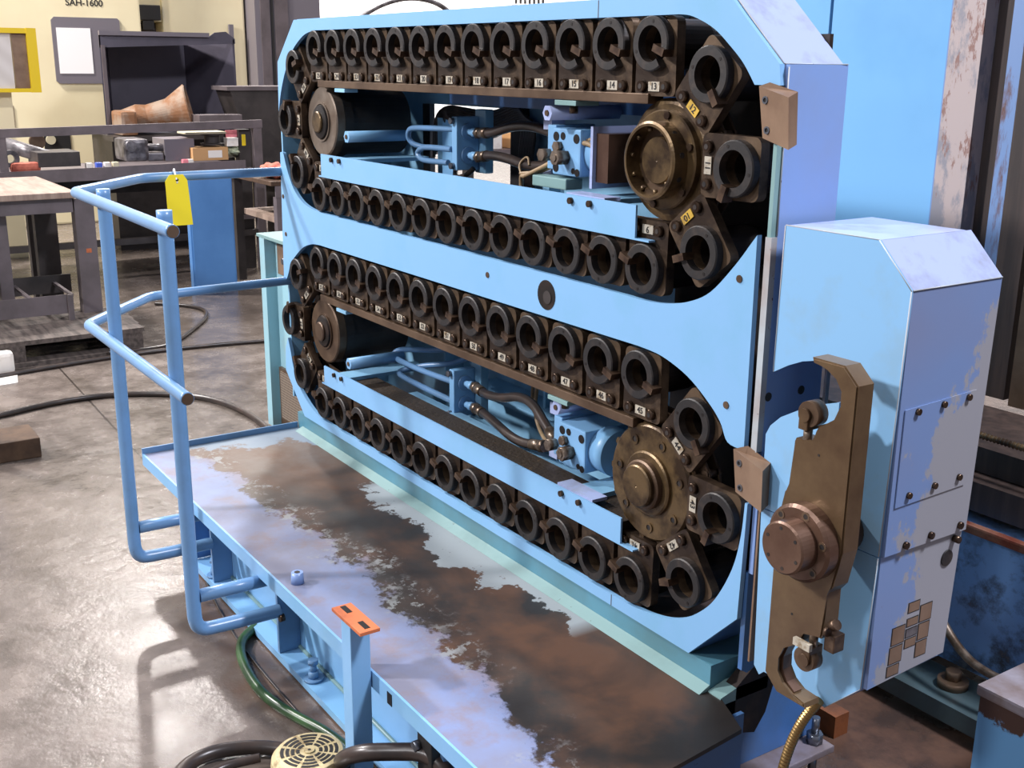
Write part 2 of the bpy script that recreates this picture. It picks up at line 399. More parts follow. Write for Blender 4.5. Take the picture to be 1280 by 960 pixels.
# left / right / top / bottom walls and back
obj('left_wall', B(-3.752, -3.742, .012, .46, .42, 1.60), 'blue_in', hs)
bm = bm_new(); prism(bm, [(-1.470, 1.568), (-1.455, 1.568), (-1.4605, 1.605), (-1.602, 1.733), (-1.602, 1.715), (-1.47, 1.598)], .0125, .168)
obj('chamfer_cover', bm, 'palesheen', hs)
bm = bm_new(); prism(bm, [(.014, .62), (.168, .62), (.168, 1.604), (.014, 1.604)], -1.4605, -1.449, 'x'); obj('side_wall', bm, 'pale', hs)
bm = bm_new(); prism(bm, [(.014, .40), (.03, .39), (.168, .44), (.168, .619), (.014, .619)], -1.472, -1.460, 'x'); obj('side_wall', bm, 'navy', hs)
obj('edge_trim', B(-1.463, -1.448, -.002, .013, .882, 1.298), 'edge', hs)
obj('edge_trim', B(-1.4605, -1.4515, -.001, .014, 1.298, 1.47), 'mint', hs)
obj('top_wall', B(-3.579, -1.90, .012, .46, 1.722, 1.733), 'blue', hs); obj('top_wall', B(-1.739, -1.602, .012, .168, 1.722, 1.733), 'blue', hs)
obj('bottom_wall', B(-3.62, -1.61, .012, .30, .378, .39), 'darkgap', hs)  # painted dark for the shade below the lower chain
bm = bm_new(); prism(bm, [(-1.604, .378), (-1.470, .517), (-1.48, .522), (-1.61, .392)], .012, .17); obj('lower_chamfer_wall', bm, 'navy', hs)
bm = bm_new(); prism(bm, [(-3.579, 1.731), (-3.727, 1.60), (-3.715, 1.592), (-3.575, 1.719)], .012, .46); obj('upper_chamfer_wall', bm, 'blue', hs)
bm = bm_new(); prism(bm, [(-3.778, .515), (-3.625, .377), (-3.615, .389), (-3.766, .522)], .012, .2); obj('lower_chamfer_wall', bm, 'blue', hs)
YB = .40
bm = bm_new()
WX0, WX1, WZ0, WZ1 = -3.40, -2.86, 1.22, 1.47
for a in ((-3.742, WX0, .38, 1.725), (WX1, -1.62, .38, 1.725), (WX0, WX1, .38, WZ0), (WX0, WX1, WZ1, 1.725)):
    box(bm, a[0], min(a[1], -1.88) if a[1] > -2 else a[1], YB, YB+.01, a[2], a[3])
obj('back_wall', bm, 'blue_in', hs)
# right hand end of the cavity: near-black bulkhead behind the sprockets
obj('bulkhead', B(-1.89, -1.50, .17, .18, .45, 1.66), 'blackdeep', hs)
obj('bulkhead', B(-1.90, -1.891, .18, YB, .45, 1.70), 'blackdeep', hs)
# dark frame of the cable window
for a in ((WX0-.012, WX0+.035, WZ0, WZ1), (WX1-.02, WX1+.05, WZ0-.12, WZ1+.05)): obj('opening_trim', B(a[0], a[1], YB-.02, YB-.001, a[2], a[3]), 'black', hs)
# shelf plate between the two chains and ribs
obj('middle_shelf', B(-3.73, -1.90, .014, .168, 1.055, 1.07), 'blackdeep', hs)  # painted near-black for the shaded gap under the upper pots
obj('cross_channel', B(-3.0, -2.02, .24, .40, 1.485, 1.56), 'navy', hs)
obj('cross_channel', B(-2.98, -1.95, .27, .40, .60, .615), 'blue_in', hs)
for x in (-3.20, -2.62, -2.30): obj('stiffener', B(x, x+.012, .33, .40, .60, .99), 'blue_in', hs)
for x in (-3.28, -2.68): obj('stiffener', B(x, x+.03, .36, .40, 1.13, 1.43 if x < -3 else 1.28), 'blue_in', hs)
obj('pipe_channel', B(-3.1, -2.1, .13, .17, .552, .572), 'blue_in', hs)
# panel hardware
bm = bm_new(); lathe(bm, (-2.153, -.001, 1.071), [(0.0, 0), (.036, 0), (.036, .0012), (0, .0012)], 28); obj('sight_hole', bm, 'blackdeep', hs)
bm = bm_new(); lathe(bm, (-2.148, -.003, 1.066), [(0, .0005), (.016, .0005), (.016, .002), (0, .002)], 20); obj('sight_glass', bm, 'benchd', hs)
for x, z in ((-1.524, 1.21), (-1.538, .955), (-2.413, 1.079), (-3.73, 1.15), (-3.72, 1.02)):
    bm = bm_new(); cyl(bm, (x, -.002, z), (x, .001, z), .0075, 14); obj('screw_hole', bm, 'oilyw', hs)
for x, z, y in ((-1.4485, .991, .02), (-1.4485, .991, .111)):
    bm = bm_new(); cyl(bm, (x, y, z), (x+.001, y, z), .009, 14); obj('screw_hole', bm, 'black', hs)
# joint in the lower and upper band
obj('panel_joint', B(-1.872, -1.870, -.0006, .001, .377, .405), 'oilyw', hs)
obj('panel_joint', B(-1.985, -1.983, -.0006, .001, 1.696, 1.731), 'oilyw', hs)

for pts in ([(-1.600, .011, 1.7335), (-1.4605, .011, 1.6055)], [(-1.460, .013, 1.6052), (-1.4485, .166, 1.6052)], [(-1.4495, .013, 1.60), (-1.4495, .013, 1.30)]):
    bm = bm_new(); tube(bm, pts, .0014, 6, 0); obj('worn_edge', bm, 'edge', hs)

# ================================================================= CHAINS OF TOOL POTS
def tag_mesh(num, mat):
    bm = bm_new(); box(bm, -.017, .017, -.0022, -.0002, -.0095, .0095)
    me = bpy.data.meshes.new('number_plate')
    tm = text_mesh(str(num), .019); b2 = bm_new(); b2.from_mesh(tm)
    for f_ in bm.faces: f_.material_index = 0
    n0 = len(bm.faces)
    vm = {}
    for v in b2.verts: vm[v] = bm.verts.new((v.co.x, -.0026-v.co.z, v.co.y))
    for f_ in b2.faces:
        try: bm.faces.new([vm[v] for v in f_.verts]).material_index = 1
        except ValueError: pass
    b2.free(); bm.to_mesh(me); bm.free(); me.materials.append(M[mat]); me.materials.append(M['ink'])
    return me

YP = .014
def make_pot(gap):
    root = bpy.data.objects.new('tool_pot', None); C.objects.link(root); root.empty_display_size = .05
    def part(n, bm, mat):
        o = obj(n, bm, mat); o.parent = root; return o
    # link plate: rounded rectangle
    pts = []
    for cx, cz, a0, r in ((.044, .037, 0, .016), (-.044, .037, 90, .016), (-.050, -.090, 180, .012), (.050, -.090, 270, .012)):
        for k in range(5):
            t = math.radians(a0+22.5*k); pts.append((cx+r*math.cos(t), cz+r*math.sin(t)))
    bm = bm_new(); n_ = len(pts); cn = 40; loop = []
    def hit(t):
        dx, dz = math.cos(t), math.sin(t)
        for a_, b_ in zip(pts, pts[1:]+pts[:1]):
            ex, ez = b_[0]-a_[0], b_[1]-a_[1]; den = dx*ez-dz*ex
            if abs(den) < 1e-9: continue
            u_ = (a_[0]*ez-a_[1]*ex)/den; w_ = (a_[0]*dz-a_[1]*dx)/den
            if u_ > 0 and -1e-6 <= w_ <= 1+1e-6: return (dx*u_, dz*u_)
    ang = sorted([2*PI*k/cn+.001 for k in range(cn)]+[math.atan2(b_, a_) % (2*PI) for a_, b_ in pts])
    rows = []
    for t in ang:
        o_ = hit(t) or (.05, 0); q_ = (.0352*math.cos(t), .0352*math.sin(t))
        rows.append([bm.verts.new((q_[0], YP, q_[1])), bm.verts.new((o_[0], YP, o_[1])), bm.verts.new((o_[0], YP+.022, o_[1])), bm.verts.new((q_[0], YP+.022, q_[1]))])
    for A_, B_ in zip(rows, rows[1:]+rows[:1]):
        for k in range(4): bm.faces.new((A_[k], B_[k], B_[(k+1) % 4], A_[(k+1) % 4]))
    part('link_plate', bm, 'plate')
    # socket body with bore
    bm = bm_new(); lathe(bm, (0, YP+.0225, 0), [(.050, 0), (.050, .09), (.042, .12), (.0, .12), (0, .112), (.020, .108), (.0345, .0)], 32); part('socket', bm, 'blackdeep')
    bm = bm_new()
    rp = [(.0355, -.0045), (.0515, -.0045), (.054, -.002), (.054, YP-.0003), (.0355, YP-.0003)]
    if gap: lathe(bm, (0, 0, 0), rp, 34, a0=math.radians(-22), a1=math.radians(306))
    else: lathe(bm, (0, 0, 0), rp, 36)
    part('collar_ring', bm, 'black')
    for a in (80, 200):
        t = math.radians(a); bm = bm_new(); cyl(bm, (.044*math.cos(t), -.0051, .044*math.sin(t)), (.044*math.cos(t), -.0045, .044*math.sin(t)), .0035, 8); part('screw', bm, 'blackdeep')
    # latch finger
    bm = bm_new(); r0, r1 = (.020, .054) if gap else (.034, .066)
    t = math.radians(-20); d = Vector((math.cos(t), 0, math.sin(t))); n = Vector((-d.z, 0, d.x))
    for y0, y1 in ((-.013, YP),):
        vs = [bm.verts.new(d*r+n*s_*.0075+Vector((0, y, 0))) for r in (r0, r1) for s_ in (-1, 1) for y in (y0, y1)]
        for q in ((0, 1, 3, 2), (4, 6, 7, 5), (0, 4, 5, 1), (2, 3, 7, 6), (0, 2, 6, 4), (1, 5, 7, 3)): bm.faces.new([vs[i] for i in q])
    part('latch', bm, 'latch')
    for s_ in (-1, 1):
        bm = bm_new(); cyl(bm, (s_*.036, YP-.010, -.083), (s_*.036, YP, -.083), .011, 16, .013); cyl(bm, (s_*.036, YP-.0105, -.083), (s_*.036, YP-.010, -.083), .0055, 8, mi=1)
        part('bolt', bm, ['bolt', 'black'])
    o = bpy.data.objects.new('number_plate', tag_mesh(0, 'tag')); C.objects.link(o); o.parent = root; o.location = (0, YP-.001, -.083)
    return root

protoG = make_pot(True); protoS = make_pot(False); used = set()
def put_pot(proto, x, z, theta, num, mat, label, group):
    if proto.name not in used: r = proto; used.add(proto.name); kids = list(proto.children)
    else:
        r = proto.copy(); C.objects.link(r); kids = []
        for ch in KIDS[proto.name]:
            c = ch.copy(); C.objects.link(c); c.parent = r; kids.append(c)
    r.location = (x, 0, z); r.rotation_euler = (0, PI/2-math.radians(theta), 0)
    r['label'] = label; r['category'] = 'tool pot'; r['group'] = group
    for c in kids:
        if c.name.startswith('number_plate'): c.data = tag_mesh(num, mat)
KIDS = {protoG.name: list(protoG.children), protoS.name: list(protoS.children)}
ORD = ['', 'leftmost', 'second from the left', 'third from the left', 'fourth from the left', 'fifth from the left', 'sixth from the left', 'seventh and middle one',
       'sixth from the right', 'fifth from the right', 'fourth from the right', 'third from the right', 'second from the right', 'rightmost']
# chains: (name, left centre x, right centre x, centre z, straight offset, arc radius, first number at the right end of the top run, gap rings on top run)
CH = [('upper', -3.462, -1.775, 1.414, .228, .218, 13, True), ('lower', -3.500, -1.775, .711, .243, .229, 45, False)]
for nm, cl, cr, cz, so, ra, n0, gp in CH:
    x0, x1 = cl+.034, cr-.034; g = 'tool pots round the %s chain' % nm
    for k in range(13):
        x = x0+(x1-x0)*k/12; num = n0+12-k
        put_pot(protoG if gp else protoS, x, cz+so, 90, num, 'tag', 'dark round tool pot, %s in the top row of the %s chain' % (ORD[k+1], nm), g)
    for a, num, wd, mt in ((51.4, n0-1, 'at the upper right bend', 'tagy' if gp else 'tag'), (0, n0-2, 'pointing straight out at the right end', 'tag'), (-51.4, n0-3, 'at the lower right bend', 'tagy' if gp else 'tag')):
        t = math.radians(a); put_pot(protoS, cr+ra*math.cos(t), cz+ra*math.sin(t), a, num, mt, 'dark round tool pot %s of the %s chain' % (wd, nm), g)
    for k in range(13):
        x = x0+(x1-x0)*k/12; num = n0-4-(12-k)
        if num < n0-12: num += 32
        put_pot(protoS, x, cz-so, -90, num, 'tag', 'dark round tool pot, %s in the bottom row of the %s chain' % (ORD[k+1], nm), g)
    for a, num, wd in ((128.6, n0+13, 'at the upper left bend'), (180, n0+14, 'pointing straight out at the left end'), (231.4, n0+15, 'at the lower left bend')):
        t = math.radians(a); put_pot(protoG if (gp and a < 130) else protoS, cl+ra*math.cos(t), cz+ra*math.sin(t), a, num, 'tag', 'dark round tool pot %s of the %s chain' % (wd, nm), g)

# roller chains behind the pots
for nm, cl, cr, cz, so, ra, n0, gp in CH:
    h = so-.083; pts = []
    for k in range(13): pts.append((cl+.1+(cr-cl-.2)*k/12, cz+h))
    for k in range(1, 8): t = math.radians(90-180*k/8); pts.append((cr+h*math.cos(t), cz+h*math.sin(t)))
    for k in range(13): pts.append((cr-.1-(cr-cl-.2)*k/12, cz-h))
    for k in range(1, 8): t = math.radians(-90-180*k/8); pts.append((cl+h*math.cos(t), cz+h*math.sin(t)))
    bm = bm_new(); n = len(pts)
    for i in range(n):
        a, b = Vector((pts[i][0], 0, pts[i][1])), Vector((pts[(i+1) % n][0], 0, pts[(i+1) % n][1]))
        d = (b-a).normalized(); nn = Vector((-d.z, 0, d.x))*.013
        for y in (.040, .068):
            vs = [bm.verts.new(p+s_*nn+Vector((0, yy, 0))) for p in (a-d*.008, b+d*.008) for s_ in (-1, 1) for yy in (y, y+.006)]
            for q in ((0, 1, 3, 2), (4, 6, 7, 5), (0, 4, 5, 1), (2, 3, 7, 6), (0, 2, 6, 4), (1, 5, 7, 3)): bm.faces.new([vs[i_] for i_ in q])
        cyl(bm, a+Vector((0, .037, 0)), a+Vector((0, .080, 0)), .010, 12)
    one('roller_chain', bm, 'oilyw', 'oily brown roller chain behind the %s loop of tool pots' % nm, 'chain', 'roller chains carrying the tool pots')

# guide rails (brown bars) under the top rows
for x0, x1, z0, z1, lb in ((-3.43, -1.822, 1.524, 1.545, 'brown steel guide bar under the top row of the upper chain'), (-3.47, -1.828, .826, .848, 'brown steel guide bar under the top row of the lower chain')):
    gr = thing('guide_bar', lb, 'guide rail', ((x0+x1)/2, .01, z0))
    obj('bar', B(x0, x1, .008, .05, z0, z1, bev=.002), 'oilyw', gr)
    obj('support_clip', B(x0+.13, x0+.20, .005, .05, z0-.012, z0-.001, bev=.001), 'blue_in', gr)
    obj('support_clip', B(x1-.32, x1-.24, .005, .07, z0-.012, z0-.001, bev=.001), 'mint', gr)
    bm = bm_new(); cyl(bm, (x1-.28, .03, z0-.03), (x1-.28, .03, z0-.012), .010, 12); obj('clip_bolt', bm, 'bolt', gr)

# blue guard strips over the bottom rows
for x0, x1, z0, z1, w_ in ((-3.395, -1.830, 1.249, 1.318, 'upper'), (-3.430, -1.840, .547, .609, 'lower')):
    g = thing('guard_strip', 'long light blue guard strip bolted above the bottom row of the %s chain' % w_, 'guard', ((x0+x1)/2, 0, z0))
    obj('face_plate', prism(bm_new(), [(x0, z0), (x1, z0), (x1, z1), (x0, z1)], -.006, -.001), 'blue', g)
    obj('bottom_lip', B(x0-.02, x1+.045, -.006, .012, z0-.004, z0), 'blue', g)
    for x in (x0+.085, x0+.14, x1-.225, x1-.155):
        bm = bm_new(); cyl(bm, (x, -.014, z1-.013), (x, -.006, z1-.013), .0075, 12); obj('bolt', bm, 'bolt', g)
    for x in (x0+.12, x1-.20): obj('mounting_arm', B(x-.04, x+.04, .005, .30, z1-.02, z1-.008), 'blue_in', g)
    obj('mounting_tab', B(x1-.26, x1-.12, .005, .05, z1-.006, z1+.002), 'palesheen', g)
    if w_ == 'lower':
        bm = bm_new(); box(bm, x0+.03, x1-.02, .006, .11, z1-.045, z1-.02)
        obj('oily_tray', bm, 'chips', g)

# end drums on the left
for cl, cz, w_ in ((-3.462, 1.414, 'upper'), (-3.500, .711, 'lower')):
    d = thing('idler_drum', 'grey-brown disc faced idler drum at the left end of the %s chain' % w_, 'pulley', (cl, .012, cz))
    k = 'sheave' if w_ == 'upper' else 'oilyw'
    bm = bm_new(); lathe(bm, (cl, .034, cz), [(.055, 0), (.106, 0), (.110, .004), (.110, .03), (.055, .03)], 48); obj('face_disc', bm, k, d)
    bm = bm_new(); lathe(bm, (cl, .064, cz), [(0, .001), (.112, .001), (.112, .03), (.106, .032), (.106, .24), (.09, .245), (0, .245)], 40); obj('drum_body', bm, 'darkdrum', d)
    bm = bm_new(); lathe(bm, (cl, .020, cz), [(.034, .0), (.052, .004), (.056, .014), (.056, .03), (.034, .03)], 36); obj('bearing_ring', bm, 'blackdeep', d)
    bm = bm_new(); lathe(bm, (cl, .012, cz), [(0, 0), (.031, 0), (.034, .003), (.034, .03), (0, .03)], 32); obj('hub_cap', bm, 'brass' if w_ == 'upper' else 'oilyw', d)
    bm = bm_new(); lathe(bm, (cl, .029, cz), [(.0565, .0), (.062, .0), (.062, .0045), (.0565, .0045)], 36); obj('retaining_ring', bm, k, d)

# drive sprockets on the right
def holes_ring(bm, c, R, n, r, y, off=0, mi=0):
    for i in range(n):
        t = 2*PI*i/n+off; x, z = c[0]+R*math.cos(t), c[1]+R*math.sin(t)
        lathe(bm, (x, y, z), [(r*.55, -.003), (r, -.003), (r, .0), (r*.55, 0)], 14, mi=mi)
        cyl(bm, (x, y-.0015, z), (x, y, z), r*.55, 10, mi=1-mi)
cr, cz = -1.775, 1.414
d = thing('drive_sprocket', 'oily amber upper drive sprocket with raised open hub ring', 'sprocket', (cr, 0, cz))
bm = bm_new(); lathe(bm, (cr, .026, cz), [(.05, 0), (.112, 0), (.124, .006), (.124, .04), (.05, .04)], 56); obj('sprocket_disc', bm, 'brass', d)
bm = bm_new(); lathe(bm, (cr, .010, cz), [(.05, 0), (.098, 0), (.101, .003), (.101, .0158), (.05, .0158)], 56); obj('hub_flange', bm, 'brass', d)
for i in range(6):
    t = 2*PI*i/6+.35; bm = bm_new(); x, z = cr+.091*math.cos(t), cz+.091*math.sin(t); cyl(bm, (x, .004, z), (x, .010, z), .008, 12); obj('flange_bolt', bm, 'bolt', d)
bm = bm_new(); lathe(bm, (cr, -.026, cz), [(.069, 0), (.074, 0), (.079, .003), (.079, .0358), (.069, .0358)], 56); obj('hub_ring', bm, 'brass', d)
for i in range(10):
    t = 2*PI*i/10+.2; bm = bm_new()
    p = Vector((cr+.0797*math.cos(t), -.004, cz+.0785*math.sin(t))); q = Vector((cr+.0785*math.cos(t), -.004, cz+.0775*math.sin(t))); cyl(bm, q, p, .006, 10); obj('ring_hole', bm, 'black', d)
    bm = bm_new(); p = Vector((cr+.0688*math.cos(t+.3), -.012, cz+.0688*math.sin(t+.3))); q = Vector((cr+.059*math.cos(t+.3), -.012, cz+.059*math.sin(t+.3))); cyl(bm, p, q, .005, 10); obj('set_screw', bm, 'brass', d)
bm = bm_new(); lathe(bm, (cr, .0095, cz), [(.048, 0), (.0655, 0), (.0655, .001), (.048, .001)], 40); obj('hub_recess', bm, 'oilyw', d)
bm = bm_new(); lathe(bm, (cr, -.002, cz), [(0, .0015), (.003, 0.0), (.046, 0), (.048, .003), (.048, .025), (0, .025)], 40); obj('shaft_end', bm, 'brass', d)
cr2, cz2 = -1.775, .711
d = thing('drive_sprocket', 'oily brown lower drive sprocket with stepped solid hub', 'sprocket', (cr2, 0, cz2))
bm = bm_new(); lathe(bm, (cr2, .016, cz2), [(.05, 0), (.128, 0), (.134, .006), (.134, .05), (.05, .05)], 56); holes_ring(bm, (cr2, cz2), .103, 7, .012, .0158, .3, 0); obj('sprocket_disc', bm, ['brass', 'black'], d)
for i in range(14):
    t = 2*PI*i/14; bm = bm_new(); u = Vector((math.cos(t), 0, math.sin(t))); v = Vector((-u.z, 0, u.x)); c0 = Vector((cr2, 0, cz2))
    vs = [bm.verts.new(c0+u*r+v*s_*wd+Vector((0, y, 0))) for r, wd in ((.131, .012), (.146, .006)) for s_ in (-1, 1) for y in (.028, .055)]
    for q in ((0, 1, 3, 2), (4, 6, 7, 5), (0, 4, 5, 1), (2, 3, 7, 6), (0, 2, 6, 4), (1, 5, 7, 3)): bm.faces.new([vs[i_] for i_ in q])
    obj('sprocket_tooth', bm, 'brass', d)
bm = bm_new(); lathe(bm, (cr2, .006, cz2), [(0, 0), (.070, 0), (.074, .003), (.074, .0098), (0, .0098)], 48); obj('hub_flange', bm, 'brass', d)
bm = bm_new(); lathe(bm, (cr2, -.010, cz2), [(.0, 0), (.053, 0), (.057, .003), (.057, .0158), (0, .0158)], 44); obj('hub_step', bm, 'oilyw', d)
bm = bm_new(); lathe(bm, (cr2, -.022, cz2), [(0, .002), (.003, 0), (.045, 0), (.048, .003), (.048, .0118), (0, .0118)], 44); obj('shaft_end', bm, 'brass', d)

# deflector brackets at the right hand edge
for T4, B4, lb in (([(-1.503, -.004, 1.566), (-1.408, -.028, 1.549), (-1.413, .0, 1.558), (-1.478, -.003, 1.573)], [(-1.486, -.004, 1.475), 0, 0, 0], 'tan brown angled deflector block at the upper right edge of the magazine'),
                   ([(-1.507, -.004, .873), (-1.404, -.028, .863), (-1.411, .0, .872), (-1.470, -.003, .890)], [(-1.494, -.004, .787), 0, 0, 0], 'tan brown angled deflector block at the lower right edge of the magazine')):
    b = thing('deflector_block', lb, 'bracket', (-1.45, -.02, T4[0][2]-.09))
    bm = bm_new(); V0 = Vector(B4[0]); e1 = (Vector(T4[1])-Vector(T4[0]))*.88; e2 = (Vector(T4[2])-Vector(T4[1]))*.9
    B4 = [V0, V0+e1, V0+e1+e2, V0+Vector((.01, .006, .004))]; T4 = [Vector(q) for q in T4]
    a = [bm.verts.new(p) for p in T4]; c_ = [bm.verts.new(p) for p in B4]
    bm.faces.new(a); bm.faces.new(c_[::-1])
    for i in range(4): bm.faces.new((a[i], a[(i+1) % 4], c_[(i+1) % 4], c_[i]))
    obj('block', bm, 'bracket', b)
    for f1, f2 in ((.14, .22), (.14, .80)):
        t0 = Vector(T4[0]).lerp(Vector(T4[1]), f1+.08); b0 = Vector(B4[0]).lerp(Vector(B4[1]), f1+.08); p = t0.lerp(b0, f2)
        bm = bm_new(); lathe(bm, (p.x, p.y-.003, p.z), [(.004, 0), (.007, 0), (.007, .006), (.004, .006)], 14); cyl(bm, (p.x, p.y-.001, p.z), (p.x, p.y+.003, p.z), .004, 8, mi=1); obj('socket_screw', bm, ['zinc', 'black'], b)

# ================================================================= HYDRAULICS INSIDE
def port(t, y, z, x0):
    bm = bm_new(); cyl(bm, (x0, y, z), (x0+.008, y, z), .024, 20); obj('port_flange', bm, 'blue_tube', t)
    bm = bm_new(); cyl(bm, (x0+.008, y, z), (x0+.055, y, z), .010, 14); cyl(bm, (x0+.03, y, z), (x0+.05, y, z), .014, 6); obj('port_nipple', bm, 'blue', t)
def manifold(x, y0, y1, z0, z1, lb):
    t = thing('pipe_manifold', lb, 'manifold', (x, (y0+y1)/2, z0))
    obj('block', B(x, x+.028, y0, y1, z0, z1, bev=.003), 'blue', t)
    obj('support_post', B(x+.004, x+.06, y1+.001, y1+.03, z0-.01, z1+.02, bev=.004), 'blue_in', t)
    zm = (z0+z1)/2; ym = (y0+y1)/2
    port(t, ym, z1-.042, x+.028); port(t, ym, z0+.042, x+.028)
    for z in (z0+.012, z1-.012):
        bm = bm_new(); cyl(bm, (x+.01, y0-.012, z), (x+.01, y0, z), .009, 12); obj('bolt', bm, 'zinc', t)
    return ym
ym = manifold(-2.84, .15, .225, 1.305, 1.455, 'light blue pipe manifold block behind the upper guard strip')
bm = bm_new(); tube(bm, [(-2.84, .17, 1.419), (-3.08, .17, 1.412), (-3.13, .17, 1.405), (-3.145, .175, 1.375), (-3.12, .19, 1.352), (-3.05, .24, 1.35)], .0085)
one('steel_pipe', bm, 'blue_tube', 'blue steel pipe looping left from the top of the upper manifold', 'pipe')
bm = bm_new(); tube(bm, [(-2.84, .15, 1.363), (-2.98, .15, 1.361), (-3.02, .15, 1.355), (-3.045, .15, 1.338), (-3.02, .15, 1.322), (-2.97, .15, 1.32), (-2.86, .15, 1.324)], .0085)
one('steel_pipe', bm, 'blue_tube', 'shorter blue steel pipe loop low on the upper manifold', 'pipe')
bm = bm_new(); tube(bm, [(-2.80, .2, 1.31), (-2.82, .19, 1.29), (-2.88, .19, 1.275), (-2.94, .22, 1.29), (-3.0, .28, 1.36)], .008)
one('steel_pipe', bm, 'rubber', 'dark thin pipe curving under the upper manifold', 'pipe')
ym2 = manifold(-2.862, .15, .225, .555, .705, 'light blue pipe manifold block behind the lower guard strip')
bm = bm_new(); tube(bm, [(-2.862, .17, .66), (-3.05, .17, .650), (-3.24, .17, .650), (-3.285, .18, .655), (-3.27, .20, .675), (-3.15, .24, .69), (-3.0, .30, .72)], .0095)
one('steel_pipe', bm, 'blue_tube', 'long blue steel pipe running left from the top of the lower manifold', 'pipe')
bm = bm_new(); tube(bm, [(-2.862, .16, .602), (-3.05, .16, .602), (-3.19, .16, .605), (-3.23, .17, .61), (-3.19, .22, .63), (-3.05, .30, .66), (-2.98, .33, .72)], .0095)
one('steel_pipe', bm, 'blue_tube', 'long blue steel pipe running left from the foot of the lower manifold', 'pipe')

def hose(pts, lb, r=.013, ends=True):
    t = thing('hydraulic_hose', lb, 'hose', pts[0])
    bm = bm_new(); tube(bm, pts, r, 14); obj('hose', bm, 'rubber', t)
    if ends:
        for a, b in ((pts[0], pts[1]), (pts[-1], pts[-2])):
            a, b = Vector(a), Vector(b); d_ = (b-a).normalized(); bm = bm_new()
            cyl(bm, a-d_*.018, a+d_*.006, r*1.35, 6); cyl(bm, a+d_*.006, a+d_*.05, r*1.18, 16); obj('end_fitting', bm, 'fitting', t)
    return t
hose([(-2.745, ym, 1.413), (-2.66, .175, 1.418), (-2.56, .165, 1.440), (-2.46, .16, 1.448), (-2.35, .155, 1.435), (-2.25, .15, 1.408), (-2.205, .15, 1.395)], 'black hydraulic hose arching from the top port of the upper manifold')
hose([(-2.745, ym, 1.347), (-2.66, .17, 1.358), (-2.56, .155, 1.358), (-2.45, .145, 1.345), (-2.36, .145, 1.352), (-2.28, .15, 1.372)], 'black hydraulic hose sagging from the bottom port of the upper manifold')
hose([(-2.765, ym2, .663), (-2.68, .17, .665), (-2.58, .155, .682), (-2.48, .15, .715), (-2.40, .14, .715), (-2.33, .125, .685), (-2.25, .11, .652)], 'black hydraulic hose arching from the top port of the lower manifold')
hose([(-2.765, ym2, .597), (-2.68, .17, .602), (-2.59, .15, .60), (-2.49, .13, .595), (-2.42, .125, .598), (-2.33, .12, .618)], 'black hydraulic hose sagging from the bottom port of the lower manifold')
bm = bm_new()
tube(bm, [(-2.40, .10, 1.325), (-2.33, .10, 1.350), (-2.26, .095, 1.375), (-2.20, .09, 1.41), (-2.14, .09, 1.428), (-2.09, .09, 1.415), (-2.065, .09, 1.39)], .006)
tube(bm, [(-2.43, .11, 1.33), (-2.33, .11, 1.342), (-2.25, .10, 1.372), (-2.18, .10, 1.42), (-2.11, .10, 1.437), (-2.05, .1, 1.435)], .0045)
tube(bm, [(-2.40, .10, 1.325), (-2.44, .12, 1.325), (-2.455, .13, 1.30), (-2.45, .13, 1.27)], .006)
tube(bm, [(-2.44, .12, 1.325), (-2.47, .13, 1.35), (-2.44, .14, 1.375), (-2.42, .13, 1.35)], .003)
one('cable_bundle', bm, 'tancable', 'tan electrical cables looping to the upper drive motor', 'cable')
bm = bm_new()
tube(bm, [(-2.50, .25, .86), (-2.53, .24, .70), (-2.52, .23, .64), (-2.46, .21, .60), (-2.36, .17, .60)], .006)
tube(bm, [(-2.53, .25, .86), (-2.55, .24, .70), (-2.53, .23, .655), (-2.50, .21, .66)], .005)
one('cable_bundle', bm, 'tancable', 'tan electrical cables hanging behind the lower hoses', 'cable')
# cable loom in the back window
bm = bm_new()
random.seed(3)
for i in range(9):
    o_ = i*.008
    tube(bm, [(-3.33+o_, .375, 1.30+o_), (-3.32+o_, .37, 1.42), (-3.24, .365, 1.47-o_*.5), (-3.10, .365, 1.462-o_*1.1), (-2.97, .365, 1.455-o_*1.2), (-2.88, .365, 1.475-o_), (-2.82+o_*.5, .365, 1.49-o_*.7), (-2.79+o_, .365, 1.44), (-2.81+o_, .365, 1.33), (-2.80+o_, .365, 1.23)], .0055, 8, 2)
one('cable_loom', bm, 'rubber', 'thick loom of black cables draped round the opening in the back wall', 'cable')

